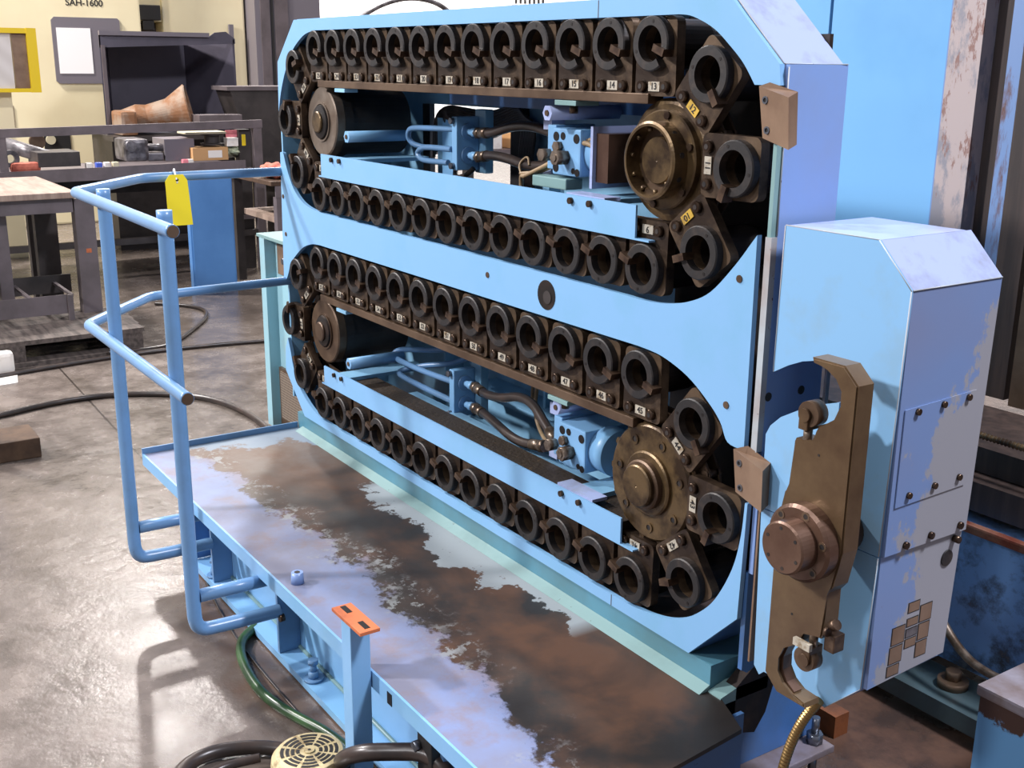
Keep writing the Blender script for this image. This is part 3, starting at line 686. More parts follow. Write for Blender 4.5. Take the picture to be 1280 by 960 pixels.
# drive motors
def motor(x, y, z, lb, up):
    t = thing('hydraulic_motor', lb, 'motor', (x, y, z-.08))
    obj('body', B(x-.13, x-.02, y-.02, y+.13, z-.055, z+.055, bev=.005), 'blue', t)
    obj('valve_block', B(x-.165, x-.131, y-.01, y+.11, z-.045, z+.06, bev=.003), 'blue', t)
    bm = bm_new(); cyl(bm, (x-.019, y+.05, z), (x+.03, y+.05, z), .06, 32); obj('flange', bm, 'blue', t)
    for yy, zz, rr in ((.0, .035, .012), (.03, .04, .011), (.085, .03, .013), (.0, -.04, .012), (.055, -.042, .008)):
        pass
    for xx, zz, rr in ((-.115, .035, .011), (-.088, .037, .009), (-.035, .033, .011), (-.115, -.038, .011), (-.045, -.042, .007), (-.03, -.045, .009)):
        bm = bm_new(); cyl(bm, (x+xx, y-.0215, z+zz), (x+xx, y-.0205, z+zz), rr, 16); obj('bolt_recess', bm, 'blackdeep', t)
    bm = bm_new(); cyl(bm, (x-.075, y-.055, z-.012), (x-.075, y-.021, z-.012), .018, 6); cyl(bm, (x-.075, y-.058, z-.012), (x-.075, y-.055, z-.012), .009, 10); obj('hex_plug', bm, 'fitting', t)
    bm = bm_new(); cyl(bm, (x-.10, y-.035, z+.012), (x-.10, y-.021, z+.012), .013, 6); cyl(bm, (x-.145, y-.02, z-.01), (x-.145, y-.045, z-.01), .016, 6); obj('elbow_fitting', bm, 'fitting', t)
    if up:
        obj('end_plate', B(x+.031, x+.040, y-.03, y+.12, z-.075, z+.065), 'palesheen', t)
        obj('end_box', B(x+.041, x+.085, y-.02, y+.11, z-.06, z+.05), 'armr', t)
        obj('solenoid', B(x-.20, x-.06, y-.03, y+.02, z-.088, z-.062, bev=.003), 'mint', t)
    for s_ in (-1, 1):
        obj('connector_cap', B(x-.225, x-.19, y+.02, y+.06, z+(.045 if s_ > 0 else -.075), z+(.075 if s_ > 0 else -.045)), 'palesheen', t)
    return t
motor(-2.12, .10, 1.40, 'light blue hydraulic motor with white end plate beside the upper drive sprocket', True)
motor(-2.07, .10, .675, 'light blue hydraulic motor with bolt recesses beside the lower drive sprocket', False)
# hexagonal spacer bars
def hexbar(x, z, y0, y1, lb, m_='blue'):
    t = thing('hex_spacer', lb, 'spacer bar', (x, y0, z))
    bm = bm_new(); cyl(bm, (x, y0, z), (x, y1, z), .019, 6); obj('bar', bm, m_, t)
    bm = bm_new(); cyl(bm, (x, y0-.003, z), (x, y0, z), .007, 10); obj('end_bolt', bm, 'oilyw', t)
hexbar(-3.215, 1.381, .0, .20, 'pale blue hexagonal spacer bar below the upper idler drum')
hexbar(-2.205, 1.491, .03, .24, 'pale blue hexagonal spacer bar under the right end of the upper guide bar', 'palesheen')
hexbar(-3.25, .655, .0, .20, 'pale blue hexagonal spacer bar beside the lower idler drum')
hexbar(-2.215, .762, .08, .24, 'pale blue hexagonal spacer bar above the lower motor', 'palesheen')

# ================================================================= BASE AND SERVICE DECK
base = thing('support_pedestal', 'teal blue boxed base under the tool magazine with mint foot weld', 'machine base', (-2.6, .1, 0))
obj('base_box', B(-3.70, -1.54, .006, .34, .10, .3745), 'teal', base)
bm = bm_new(); prism(bm, [(-.024, .3155), (.0055, .3155), (.0055, .329)], -3.66, -1.54, 'x'); obj('foot_fillet', bm, 'mint', base)
bm = bm_new(); prism(bm, [(.0, .30), (.0, .318), (.05, .33), (.14, .33), (.14, .30)], -1.539, -1.50, 'x'); obj('end_gusset', bm, 'mint', base)
obj('end_wall', B(-1.539, -1.532, -.10, .34, .1005, .299), 'navy', base)
bm = bm_new(); prism(bm, [(.045, .22), (.045, .33), (.10, .37), (.18, .37), (.14, .24), (.11, .20)], -1.531, -1.50, 'x'); obj('cavity_shade_plate', bm, 'blackdeep', base)  # near-black plate standing in for the shade of an open cavity
M['footgrey'] = simple('scuffed_grey_paint', (128, 122, 132), .4, .1, (108, 96, 94), 10, .4, .65)
obj('foot_plate', B(-1.60, -1.467, -.12, .345, .082, .0995, bev=.003), 'footgrey', base)
bm = bm_new(); cyl(bm, (-1.502, .315, .10), (-1.502, .315, .125), .019, 6); cyl(bm, (-1.502, .315, .125), (-1.502, .315, .165), .009, 14); cyl(bm, (-1.502, .315, 0.0), (-1.502, .315, .0815), .010, 14); obj('levelling_bolt', bm, 'zinc', base)
obj('foot_block', B(-1.66, -1.56, -.05, .28, 0, .081), 'navy', base)
bb = one('wooden_shim', B(-1.66, -1.585, .49, .54, 0, .06), 'rustd', 'small rusty orange-brown block standing behind the levelling bolt at the base end', 'block')

dk = thing('service_deck', 'low walk-on steel deck with worn rusty brown top and pale blue edge', 'platform', (-2.6, -.28, 0))
bm = bm_new(); prism(bm, [(-3.70, -.558), (-1.44, -.558), (-1.375, -.25), (-1.398, -.04), (-1.50, .004), (-3.70, .004)], .305, .315, 'z'); obj('deck_plate', bm, 'deck', dk)
obj('front_lip', B(-3.70, -1.43, -.562, -.556, .276, .316), 'blue', dk)
obj('end_lip', B(-3.706, -3.70, -.562, .004, .276, .335), 'blue_tube', dk)
obj('beam_web', B(-3.40, -1.45, -.445, -.435, .03, .305), 'blue', dk)
obj('beam_flange', B(-3.44, -1.45, -.512, -.37, .006, .026), 'blue', dk)
obj('beam_end', B(-3.41, -3.40, -.51, -.37, .03, .305), 'navy', dk)
obj('end_fascia', B(-1.46, -1.45, -.45, .02, .02, .304), 'navy', dk)
for x in (-3.215, -2.69, -1.80): obj('stiffener_rib', B(x, x+.012, -.508, -.446, .027, .304), 'blue_tube', dk)
bm = bm_new(); tube(bm, [(-3.39, -.448, .03), (-1.5, -.448, .03)], .006, 8, 0); obj('weld_bead', bm, 'mint', dk)
for x in (-2.50, -3.25):
    bm = bm_new(); cyl(bm, (x, -.487, .027), (x, -.487, .033), .026, 20); cyl(bm, (x, -.487, .033), (x, -.487, .052), .015, 6); cyl(bm, (x, -.487, .052), (x, -.487, .074), .009, 12)
    cyl(bm, (x, -.487, .074), (x, -.487, .086), .015, 6); obj('levelling_bolt', bm, 'blue_tube', dk)
bm = bm_new(); cyl(bm, (-2.50, -.52, .3155), (-2.50, -.52, .345), .017, 20, .015); cyl(bm, (-2.50, -.52, .3455), (-2.50, -.52, .346), .008, 6, mi=1); obj('deck_boss', bm, ['pale', 'black'], dk)
bm = bm_new(); cyl(bm, (-2.655, -.513, .145), (-2.655, -.500, .145), .011, 12); obj('rung_bolt', bm, 'bolt', dk)
obj('lip_slot', B(-1.93, -1.91, -.5635, -.5622, .276, .304), 'blackdeep', dk)
obj('lip_bracket', B(-1.86, -1.80, -.53, -.51, .13, .26, bev=.003), 'black', dk)
bm = bm_new(); cyl(bm, (-1.85, -.545, .205), (-1.85, -.53, .205), .012, 6); obj('lip_bolt', bm, 'zinc', dk)

# short post with orange topped plate
ps = thing('post', 'short light blue square post with orange primed slotted plate at the deck edge', 'post', (-2.0, -.59, 0))
obj('channel', B(-2.045, -2.00, -.612, -.565, .006, .440, bev=.002), 'blue', ps)
pl = obj('top_plate', B(-2.085, -1.945, -.615, -.568, .441, .449, bev=.001), 'orange', ps)
for x in (-2.06, -1.975): obj('slot', B(x-.018, x+.018, -.598, -.585, .4488, .4496), 'blackdeep', ps)

# ================================================================= HAND RAIL AND LADDER
hr = thing('handrail', 'blue tubular handrail and ladder posts bolted to the deck edge', 'railing', (-2.9, -.74, .1))
R1 = .0185
for x in (-3.205, -2.67):
    bm = bm_new()
    tube(bm, [(x, -.74, 1.262), (x, -.74, .235), (x, -.738, .188), (x, -.722, .166), (x, -.69, .162), (x, -.505, .160)], R1, 18, 3); obj('ladder_post', bm, 'blue_tube', hr)
    bm = bm_new(); cyl(bm, (x, -.723, .262), (x, -.505, .26), R1*.95, 18); obj('ladder_rung', bm, 'blue_tube', hr)
bm = bm_new()
tube(bm, [(-2.52, -.769, 1.232), (-3.36, -.769, 1.236), (-3.40, -.769, 1.236), (-3.425, -.745, 1.236), (-3.67, -.53, 1.236), (-3.712, -.493, 1.236), (-3.722, -.45, 1.236), (-3.748, -.04, 1.234), (-3.748, .03, 1.234)], .0155, 16, 3); obj('top_rail', bm, 'blue_tube', hr)
bm = bm_new()
tube(bm, [(-2.50, -.769, .846), (-3.35, -.769, .849), (-3.39, -.769, .849), (-3.42, -.745, .849), (-3.67, -.53, .849), (-3.712, -.493, .849), (-3.722, -.45, .849), (-3.748, -.04, .849), (-3.748, .03, .849)], .0155, 16, 3); obj('middle_rail', bm, 'blue_tube', hr)
for x, z in ((-2.52, 1.232), (-2.50, .846)):
    bm = bm_new(); cyl(bm, (x, -.769, z), (x+.002, -.769, z), .014, 16); obj('tube_end', bm, 'oilyw', hr)
yt = thing('inspection_tag', 'blank yellow card tag hanging from the top handrail', 'tag', (-3.69, -.42, 1.2))
# hangs from the return leg of the rail, facing the camera side
bm = bm_new(); prism(bm, [(-.420, 1.225), (-.405, 1.245), (-.360, 1.245), (-.347, 1.225), (-.338, 1.08), (-.418, 1.08)], -3.690, -3.689, 'x'); obj('card', bm, 'yellow', yt)
bm = bm_new(); tube(bm, [(-3.688, -.383, 1.228), (-3.70, -.383, 1.25), (-3.722, -.378, 1.262), (-3.745, -.373, 1.25), (-3.735, -.378, 1.215), (-3.70, -.383, 1.205), (-3.688, -.381, 1.222)], .003, 8); obj('wire_loop', bm, 'wire', yt)
bm = bm_new(); cyl(bm, (-3.6885, -.381, 1.228), (-3.688, -.381, 1.228), .005, 10); obj('eyelet', bm, 'ink', yt)

# ================================================================= CHANGER ARM ENCLOSURE
en = thing('arm_enclosure', 'tall light blue box cover with chamfered top beside the magazine', 'cover', (-1.28, .1, .42))
fu = [(-1.418, 1.324), (-1.210, 1.324), (-1.139, 1.249), (-1.149, .776)]
arc = [(-1.262, 1.00), (-1.254, 1.03), (-1.258, 1.06), (-1.275, 1.085), (-1.305, 1.098), (-1.354, 1.085), (-1.387, 1.070), (-1.421, 1.050)]
obj('front_panel', prism(bm_new(), [(-1.418, 1.324), (-1.212, 1.324), (-1.139, 1.250), (-1.1485, .777), (-1.262, .777)]+arc, 0, .006), 'smudge', en)
obj('front_panel', prism(bm_new(), [(-1.149, .775), (-1.157, .513), (-1.233, .437), (-1.388, .437), (-1.400, .425), (-1.415, .44), (-1.4265, .775)], 0, .006), 'smudge', en)
obj('front_panel', prism(bm_new(), [(-1.427, .777), (-1.429, .925), (-1.419, .945), (-1.395, .968), (-1.354, .992), (-1.30, 1.017), (-1.2625, 1.03), (-1.2625, .777)], 0, .006), 'smudge', en)
# side skin
bm = bm_new(); prism(bm, [(.0065, 1.248), (.0065, .778), (.237, .778), (.250, 1.248)], -1.149, -1.140, 'x'); obj('side_panel', bm, 'rub', en)
bm = bm_new(); prism(bm, [(.0065, .775), (.0065, .514), (.225, .525), (.236, .775)], -1.157, -1.147, 'x'); obj('side_panel', bm, 'rub', en)
bm = bm_new(); prism(bm, [(-1.212, 1.324), (-1.139, 1.250), (-1.145, 1.244), (-1.216, 1.317)], .0065, .25); obj('chamfer_panel', bm, 'palesheen', en)
bm = bm_new(); prism(bm, [(-1.418, 1.318), (-1.2125, 1.318), (-1.2125, 1.3245), (-1.418, 1.3245)], .0065, .235); obj('top_panel', bm, 'palesheen', en)
bm = bm_new(); prism(bm, [(-1.157, .513), (-1.233, .437), (-1.238, .444), (-1.163, .518)], .0065, .225); obj('bottom_panel', bm, 'navy', en)
obj('back_panel', prism(bm_new(), [(-1.42, 1.317), (-1.217, 1.317), (-1.152, 1.24), (-1.16, .53), (-1.42, .53)], .224, .230), 'blue_in', en)
obj('inner_floor', B(-1.325, -1.27, .0065, .12, .995, 1.003), 'palesheen', en)
obj('inner_edge', B(-1.41, -1.404, .13, .14, .80, 1.30), 'edge', en)
obj('left_flange', B(-1.432, -1.4275, -.001, .03, .44, .775), 'bracket', en)
obj('access_panel', prism(bm_new(), [(.018, 1.045), (.018, .868), (.212, .873), (.214, 1.052)], -1.1395, -1.1375, 'x'), 'rub', en)
for y, z in ((.05, 1.038), (.12, 1.040), (.19, 1.042), (.05, .886), (.12, .890), (.19, .892)):
    bm = bm_new(); cyl(bm, (-1.1375, y, z), (-1.132, y, z), .006, 10); obj('panel_screw', bm, 'bolt', en)
for y, z in ((.06, .789), (.13, .792), (.215, .792), (.213, .764)):
    bm = bm_new(); cyl(bm, (-1.146 if z < .776 else -1.140, y, z), (-1.134, y, z), .007, 10); obj('panel_screw', bm, 'bolt', en)
bm = bm_new(); cyl(bm, (-1.147, .198, .728), (-1.1445, .198, .728), .016, 20); obj('oval_plug', bm, 'black', en)
obj('drip_edge', B(-1.1565, -1.1545, .226, .2275, .53, .77), 'edge', en)
for pts in ([(-1.418, .001, 1.325), (-1.212, .001, 1.325)], [(-1.212, .001, 1.3245), (-1.1385, .001, 1.250)], [(-1.139, .001, 1.25), (-1.1485, .001, .778)], [(-1.149, .001, .774), (-1.157, .001, .514)],
            [(-1.139, .005, 1.2505), (-1.139, .249, 1.2505)], [(-1.157, .001, .513), (-1.233, .001, .4365)], [(-1.4185, .0, 1.324), (-1.4215, .0, 1.05)]):
    bm = bm_new(); tube(bm, pts, .0012, 6, 0); obj('worn_edge', bm, 'edge', en)
# warning plates near the lower corner
for y0, y1, z0, z1, q in ((.060, .098, .585, .622, 1), (.058, .096, .547, .583, 1), (.056, .092, .512+.01, .545, 1),
                          (.100, .134, .640, .662, 1), (.100, .134, .612, .630, 1), (.100, .134, .590, .609, 2), (.100, .134, .568, .588, 1),
                          (.136, .172, .612, .648, 1), (.136, .170, .575, .610, 1), (.134, .168, .540, .573, 1)):
    t = obj('glued_plate', box(box(bm_new(), -1.1475, -1.1465, y0, y1, z0, z1), -1.1465, -1.146, y0+.002, y1-.002, z0+.002, z1-.002, mi=1), ['ink', 'bracket' if q == 1 else 'gmach'], en)
    t.rotation_euler = (0, 0, 0)

# double ended changer arm
ar = thing('changer_arm', 'brown steel double ended tool changer arm with round central hub', 'gripper arm', (-1.222, -.08, .808))
half = [(-.025, .322), (.044, .322), (.075, .294), (.075, .0)]
inner = [(-.022, .313), (.010, .311), (.032, .299), (.046, .279), (.047, .252), (.036, .225), (.018, .212), (.003, .209), (-.004, .196), (-.006, .176), (-.046, .173), (-.049, .166), (-.049, .085), (-.062, .068), (-.075, .0)]
poly = [(x, z) for x, z in half]+[(-x, -z) for x, z in [(.075, .0)][:0]]
up = inner[::-1]
full = half+[(-x, -z) for x, z in inner[::-1][1:]]
full2 = full+[(-x, -z) for x, z in half[:-1]]+[(-.075, 0)]+inner[::-1][1:]
# order: tip -> right side -> lower inner -> lower tip -> left side -> upper inner
full2 = half[:]+[(-x, -z) for x, z in inner[::-1][1:]]+[(-x, -z) for x, z in half[:-1]]+[(-.075, .0)]+inner[::-1][1:]
bm = prism(bm_new(), [(-1.222+x, .808+z) for x, z in full2], -.100, -.060, bev=.003); obj('arm_body', bm, 'arm', ar)
bm = bm_new(); lathe(bm, (-1.222, -.128, .806), [(.0, 0), (.064, 0), (.070, .005), (.070, .0275), (.0, .0275)], 48); obj('hub_flange', bm, 'armr', ar)
bm = bm_new(); lathe(bm, (-1.222, -.165, .806), [(0, 0), (.044, 0), (.0475, .003), (.0475, .036), (0, .036)], 44); obj('hub_cap', bm, 'armr', ar)
for i in range(6):
    t = 2*PI*i/6+.25; x, z = -1.222+.0575*math.cos(t), .806+.0575*math.sin(t)
    bm = bm_new(); lathe(bm, (x, -.1285, z), [(.005, -.0005), (.0085, -.0005), (.0085, .0005), (.005, .0005)], 14); cyl(bm, (x, -.1287, z), (x, -.128, z), .005, 8, mi=1); obj('hub_bolt', bm, ['oilyw', 'black'], ar)
    x, z = -1.222+.036*math.cos(t+.4), .806+.036*math.sin(t+.4); bm = bm_new(); cyl(bm, (x, -.1656, z), (x, -.165, z), .0035, 8); obj('cap_hole', bm, 'black', ar)
for x, z in ((-1.214, .965), (-1.243, .655)): bm = bm_new(); cyl(bm, (x, -.1006, z), (x, -.1, z), .0025, 8); obj('oil_hole', bm, 'black', ar)
bm = bm_new(); cyl(bm, (-1.222, -.0598, .806), (-1.222, -.001, .806), .04, 24); obj('shaft', bm, 'armr', ar)
for s_ in (1, -1):
    cx, cz_ = -1.222, .808
    bm = bm_new(); box(bm, cx+s_*-.034, cx+s_*-.014, -.110, -.075, cz_+s_*.195, cz_+s_*.222, bev=.002)
    cyl(bm, (cx-s_*.022, -.112, cz_+s_*.222), (cx-s_*.022, -.106, cz_+s_*.222), .012, 16); obj('grip_yoke', bm, 'arm', ar)
    bm = bm_new(); cyl(bm, (cx-s_*.018, -.105, cz_+s_*.224), (cx-s_*.018, -.080, cz_+s_*.224), .0225, 28); obj('grip_roller', bm, 'oilyw', ar)
    bm = bm_new(); cyl(bm, (cx-s_*.026, -.092, cz_+s_*.165), (cx-s_*.026, -.092, cz_+s_*.197), .008, 14); obj('plunger_pin', bm, 'fitting', ar)
# groove inside both jaws
for s_ in (1, -1):
    pts = [(-1.222+s_*x, .808+s_*z) for x, z in inner[1:8]]; ins = [(-1.222+s_*x*.86, .808+s_*(z*.97+.006)) for x, z in inner[1:8]]
    bm = bm_new(); prism(bm, pts+ins[::-1], -.090, -.070); obj('jaw_liner', bm, 'armr', ar)
obj('white_clip', B(-1.222-.002, -1.222+.036, -.114, -.106, .808-.200, .808-.186), 'tag', ar)
bm = bm_new(); cyl(bm, (-1.166, -.098, .655), (-1.160, -.098, .655), .009, 14); box(bm, -1.172, -1.150, -.094, -.066, .615, .648, bev=.002); cyl(bm, (-1.160, -.09, .665), (-1.150, -.09, .672), .010, 12); obj('spring_retainer', bm, 'latch', ar)

# flexible conduit
bm = bm_new()
pc = smooth_path([(-1.238, -.01, .452), (-1.262, -.02, .405), (-1.285, -.02, .345), (-1.300, -.02, .285), (-1.312, -.02, .20), (-1.34, -.02, .10), (-1.40, -.02, .02)], 5)
tube(bm, pc, .009, 12, 0, rf=lambda i, n: .0088+.0015*(1 if i % 4 < 2 else -1))
one('flexible_conduit', bm, 'conduit', 'ribbed brass coloured flexible conduit hanging below the arm enclosure', 'conduit')

# ================================================================= FLOOR THINGS IN FRONT
mf = thing('electric_motor', 'round cream dusty motor end with slotted fan grille at the bottom edge', 'motor', (-2.12, -.70, 0))
MX, MY = -2.125, -.665
M['mcream'] = simple('grimy_cream_enamel', (196, 180, 138), .5, .1, (120, 98, 64), 26, .48, .64, .3)
bm = bm_new(); lathe(bm, (MX, MY, 0), [(0, 0), (.080, 0), (.088, .006), (.088, .058), (.086, .072), (.076, .084), (.068, .086), (0, .086)], 48, axis='z'); obj('fan_cowl', bm, 'mcream', mf)
for r in (.062, .050, .038, .026):
    for q in range(8):
        a0 = q*PI/4+.08; bm = bm_new(); lathe(bm, (MX, MY, 0), [(r-.0038, .0862), (r+.0038, .0862), (r+.0038, .0868), (r-.0038, .0868)], 8, axis='z', a0=a0, a1=a0+PI/4-.16); obj('grille_slot', bm, 'ink', mf)
bm = bm_new(); cyl(bm, (MX, MY, .0866), (MX, MY, .089), .012, 18); cyl(bm, (MX, MY, .089), (MX, MY, .0895), .004, 8, mi=1); obj('grille_hub', bm, ['mcream', 'ink'], mf)
bm = bm_new(); tube(bm, [(-2.88, -.50, .015), (-2.83, -.565, .015), (-2.72, -.605, .015), (-2.54, -.625, .015), (-2.40, -.60, .015), (-2.24, -.55, .02), (-2.05, -.55, .03)], .0135, 14)
one('green_hose', bm, 'green', 'dark green hose curving along the floor beside the deck beam', 'hose')
for pts, r, lb in (([(-2.15, -1.02, .02), (-2.30, -.92, .022), (-2.34, -.84, .022), (-2.31, -.74, .022), (-2.24, -.66, .022), (-2.15, -.60, .022), (-2.0, -.62, .03), (-1.85, -.70, .03)], .017, 'thick black hose coiled on the floor behind the cream motor'),
                   ([(-2.10, -1.0, .02), (-2.24, -.90, .02), (-2.27, -.82, .02), (-2.24, -.74, .03)], .011, 'thinner black cable on the floor left of the cream motor'),
                   ([(-2.10, -.555, .02), (-2.06, -.60, .06), (-2.02, -.640, .11), (-1.95, -.625, .165), (-1.90, -.57, .175), (-1.84, -.52, .19), (-1.78, -.50, .17), (-1.74, -.50, .08)], .019, 'fat black hose arching past the foot of the short post'),
                   ([(-2.05, -.57, .015), (-2.01, -.64, .05), (-1.96, -.66, .10), (-1.88, -.66, .09), (-1.80, -.68, .03)], .013, 'black hose lying under the arching one by the short post')):
    bm = bm_new(); tube(bm, pts, r, 16); one('rubber_hose', bm, 'rubber', lb, 'hose')
bm = bm_new(); tube(bm, [(-3.8, -.42, .004), (-3.0, -.56, .004), (-2.6, -.575, .004), (-2.2, -.57, .004)], .003, 8)
one('thin_wire', bm, 'rubber', 'thin black wire lying along the floor beside the deck beam', 'wire')

# cables on the floor at left
bm = bm_new(); tube(bm, [(-5.36, -1.3, .014), (-5.45, -.73, .014), (-5.54, -.5, .014), (-5.55, -.24, .014), (-5.44, .0, .014), (-5.24, .19, .014), (-4.9, .26, .014), (-4.55, .24, .014), (-4.35, .22, .014)], .014, 10)
one('floor_cable', bm, 'rubber', 'black cable making a wide arc across the floor to the mint cabinet', 'cable')
bm = bm_new(); tube(bm, [(-6.1, -1.2, .012), (-6.19, -.6, .012), (-6.27, -.17, .012), (-6.31, .28, .012), (-6.22, .87, .012), (-6.0, 1.6, .012), (-5.7, 2.4, .012)], .012, 10)
one('floor_cable', bm, 'rubber', 'black cable running straight across the floor past the pallet', 'cable')
bm = bm_new(); tube(bm, [(-7.6, .65, .012), (-7.45, .80, .012), (-7.25, .88, .012), (-7.0, .80, .012), (-6.7, .6, .012), (-6.5, .46, .012), (-6.34, .3, .012), (-6.33, .0, .03)], .012, 10)
one('floor_cable', bm, 'rubber', 'black cable curling up behind the pallet corner', 'cable')

# ================================================================= MINT CABINET behind the left end
cb = thing('control_cabinet', 'narrow mint green cabinet with wire mesh vent behind the left end of the magazine', 'cabinet', (-4.4, .45, 0))
obj('body', B(-4.60, -3.78, .315, .62, .06, .865), 'mintcab', cb)
obj('left_post', B(-4.67, -4.615, .27, .33, .02, .868), 'mintcab', cb)
obj('top_plate', B(-4.70, -3.78, .27, .64, .869, .882), 'mint', cb)
obj('control_plate', B(-4.57, -3.95, .309, .3145, .72, .85), 'bracket', cb)
bm = bm_new(); cyl(bm, (-4.46, .285, .79), (-4.46, .308, .79), .014, 12); obj('selector_knob', bm, 'zinc', cb)
obj('name_plate', B(-4.36, -4.25, .311, .3145, .58, .66), 'bracket', cb)
obj('name_plate', B(-4.36, -4.25, .311, .3145, .34, .50), 'bracket', cb)
obj('vent_frame', B(-4.59, -3.9, .300, .3145, .03, .30), 'oilyw', cb)
obj('vent_mesh', B(-4.57, -3.92, .296, .2998, .07, .285), 'mesh', cb)
obj('kick_plate', B(-4.58, -3.9, .28, .3145, .0, .029), 'benchd', cb)
bm = bm_new(); cyl(bm, (-4.53, .45, .8825), (-4.53, .45, .895), .02, 14); cyl(bm, (-4.53, .45, .895), (-4.53, .45, .935), .008, 10); obj('lifting_eye', bm, 'mint', cb)

# ================================================================= LEFT BACKGROUND
# near work table
wt = thing('work_table', 'steel framed work table with worn wooden top at the far left', 'table', (-7.2, -.3, 0))
obj('table_top', B(-7.95, -6.88, -1.2, .045, .83, .865, bev=.004), 'wtop', wt)
obj('top_frame', B(-7.9, -6.92, -1.18, .02, .745, .828), 'bench', wt)
obj('leg', B(-7.02, -6.93, .03, .14, 0, .82), 'bench', wt)
obj('leg', B(-7.85, -7.78, -.07, .05, 0, .744), 'benchd', wt)
obj('leg', B(-7.1, -7.02, -.40, -.33, 0, .744), 'bench', wt)
obj('leg', B(-7.5, -7.42, -.10, .03, 0, .744), 'benchd', wt)
obj('sticker', B(-6.9295, -6.928, .075, .105, .50, .525), 'orange', wt)
# low angle iron frame
lf = thing('angle_iron_frame', 'low grey angle iron frame standing on the pallet', 'frame', (-6.85, -.4, .14))
obj('front_rail', B(-6.80, -6.79, -1.2, -.06, .18, .29), 'bench', lf)
obj('rear_rail', B(-7.25, -7.24, -1.2, .04, .22, .33), 'benchd', lf)
obj('side_rail', prism(bm_new(), [(-.06, .28), (-.05, .28), (.05, .33), (.04, .33)], .0, .001, 'x'), 'bench', lf)
for y in (-.07, -.30): obj('cross_bar', box(bm_new(), -7.24, -6.80, y, y+.02, .275, .29), 'bench', lf)
obj('leg', B(-6.80, -6.77, -.09, -.06, .141, .29), 'bench', lf)
# pallet
pt = thing('wooden_pallet', 'dark dirty wooden pallet on the floor under the work table', 'pallet', (-6.7, -.3, 0))
for k in range(5): obj('top_board', B(-7.02+k*.131, -6.893+k*.131, -1.25, .26-.01*k, .115, .14), 'wood', pt)
for y0, y1 in ((.05, .21), (-.62, -.42), (-1.25, -1.1)): obj('bearer', B(-6.99, -6.37, y0, y1, .025, .1145), 'wood', pt)
obj('bottom_board', B(-6.47, -6.35, -1.25, .21, 0, .0245), 'wood', pt)
obj('bottom_board', B(-6.99, -6.87, -1.25, .21, 0, .0245), 'wood', pt)
one('paper_bag', box(bm_new(), -6.34, -6.25, -.85, -.50, .0, .115, bev=.02), 'white', 'crumpled white paper sack leaning on the pallet front at the left edge', 'bag')
one('paper_sheet', prism(bm_new(), [(-6.22, -.9), (-6.0, -.88), (-6.05, -.53), (-6.22, -.50)], .0, .004, 'z'), 'white', 'flat white sheet of paper on the floor before the sack', 'paper')
one('wooden_block', box(bm_new(), -5.02, -4.80, -.93, -.68, 0, .085, bev=.005), 'woodb', 'dark brown wooden block on the floor at the left edge', 'block')
one('steel_upright', B(-4.84, -4.80, -.90, -.86, 0, .55), 'navy', 'dark blue steel upright cut off by the left edge of the picture', 'upright')

# long steel bench with overhead angle frame
bx = -8.6
bn = thing('steel_bench', 'long grey steel bench with raised overhead angle frame loaded with parts', 'bench', (bx, 1, 0))
obj('bench_top', B(-9.6, bx, -1.5, 1.78, .77, .80), 'bench', bn)
bm = bm_new(); prism(bm, [(-1.5, .745), (1.72, .765), (1.72, .862), (-1.5, .825)], bx, bx+.012, 'x'); obj('front_apron', bm, 'bench', bn)
bm = bm_new(); prism(bm, [(-.065, 1.074), (1.875, 1.104), (1.875, 1.164), (-.065, 1.134)], bx-.045, bx+.004, 'x', bev=.006); obj('overhead_rail', bm, 'bench', bn)
obj('end_post', B(bx-.05, bx, -.06, .0, .80, 1.13, bev=.004), 'bench', bn)
obj('end_post', B(bx-.05, bx, 1.80, 1.87, 0, 1.15, bev=.004), 'bench', bn)
obj('end_post', B(bx-.15, bx-.051, 1.70, 1.79, 0, 1.09), 'benchd', bn)
obj('lower_stretcher', B(bx-.05, bx, -1.5, 1.80, .27, .315), 'benchd', bn)
obj('leg', B(bx-.06, bx, -.28, -.20, 0, .74), 'benchd', bn)
obj('rear_apron', B(-9.62, -9.60, -1.5, 1.78, .55, .80), 'benchd', bn)
obj('side_shelf', B(-9.5, bx, 1.45, 1.78, .40, .43), 'bench', bn)
# on the bench
def item(name, bm, mat, label, cat): return one(name, bm, mat, label, cat)
item('steel_box', box(bm_new(), bx-.35, bx-.02, .20, .49, .862, .965, bev=.004), 'benchd', 'low dark grey steel box near the left end of the steel bench', 'box')
sc_ = thing('steel_cylinder', 'bright grey cylinder housing lying at the left end of the steel bench', 'machine part', (bx-.3, .15, .83))
bm = bm_new(); cyl(bm, (bx-.20, .36, .90), (bx-.42, .05, 1.01), .052, 24); obj('barrel', bm, 'gmach', sc_)
bm = bm_new(); lathe(bm, (bx-.12, .03, .925), [(.03, 0), (.06, 0), (.06, .05), (.03, .05)], 24, axis='x'); obj('ring_flange', bm, 'gmach', sc_)
bm = bm_new(); cyl(bm, (bx-.40, .28, 1.02), (bx-.36, .28, 1.02), .055, 24); obj('end_cap', bm, 'oilyw', sc_)
item('red_rag', box(bm_new(), bx-.12, bx-.02, .02, .22, .825, .90, bev=.03), 'red', 'small red rag by the left post of the steel bench', 'rag')
bm = bm_new(); box(bm, bx-.35, bx-.05, .82, 1.00, .875, 1.04, bev=.03); cyl(bm, (bx-.2, .98, .97), (bx-.15, 1.16, .965), .028, 16); cyl(bm, (bx-.1, .86, .99), (bx-.02, .86, .99), .04, 16); box(bm, bx-.3, bx-.1, 1.0, 1.12, .87, .93, bev=.01)
item('gear_motor', bm, 'gmach', 'dark grey gearmotor with ribbed shaft on the middle of the steel bench', 'motor')
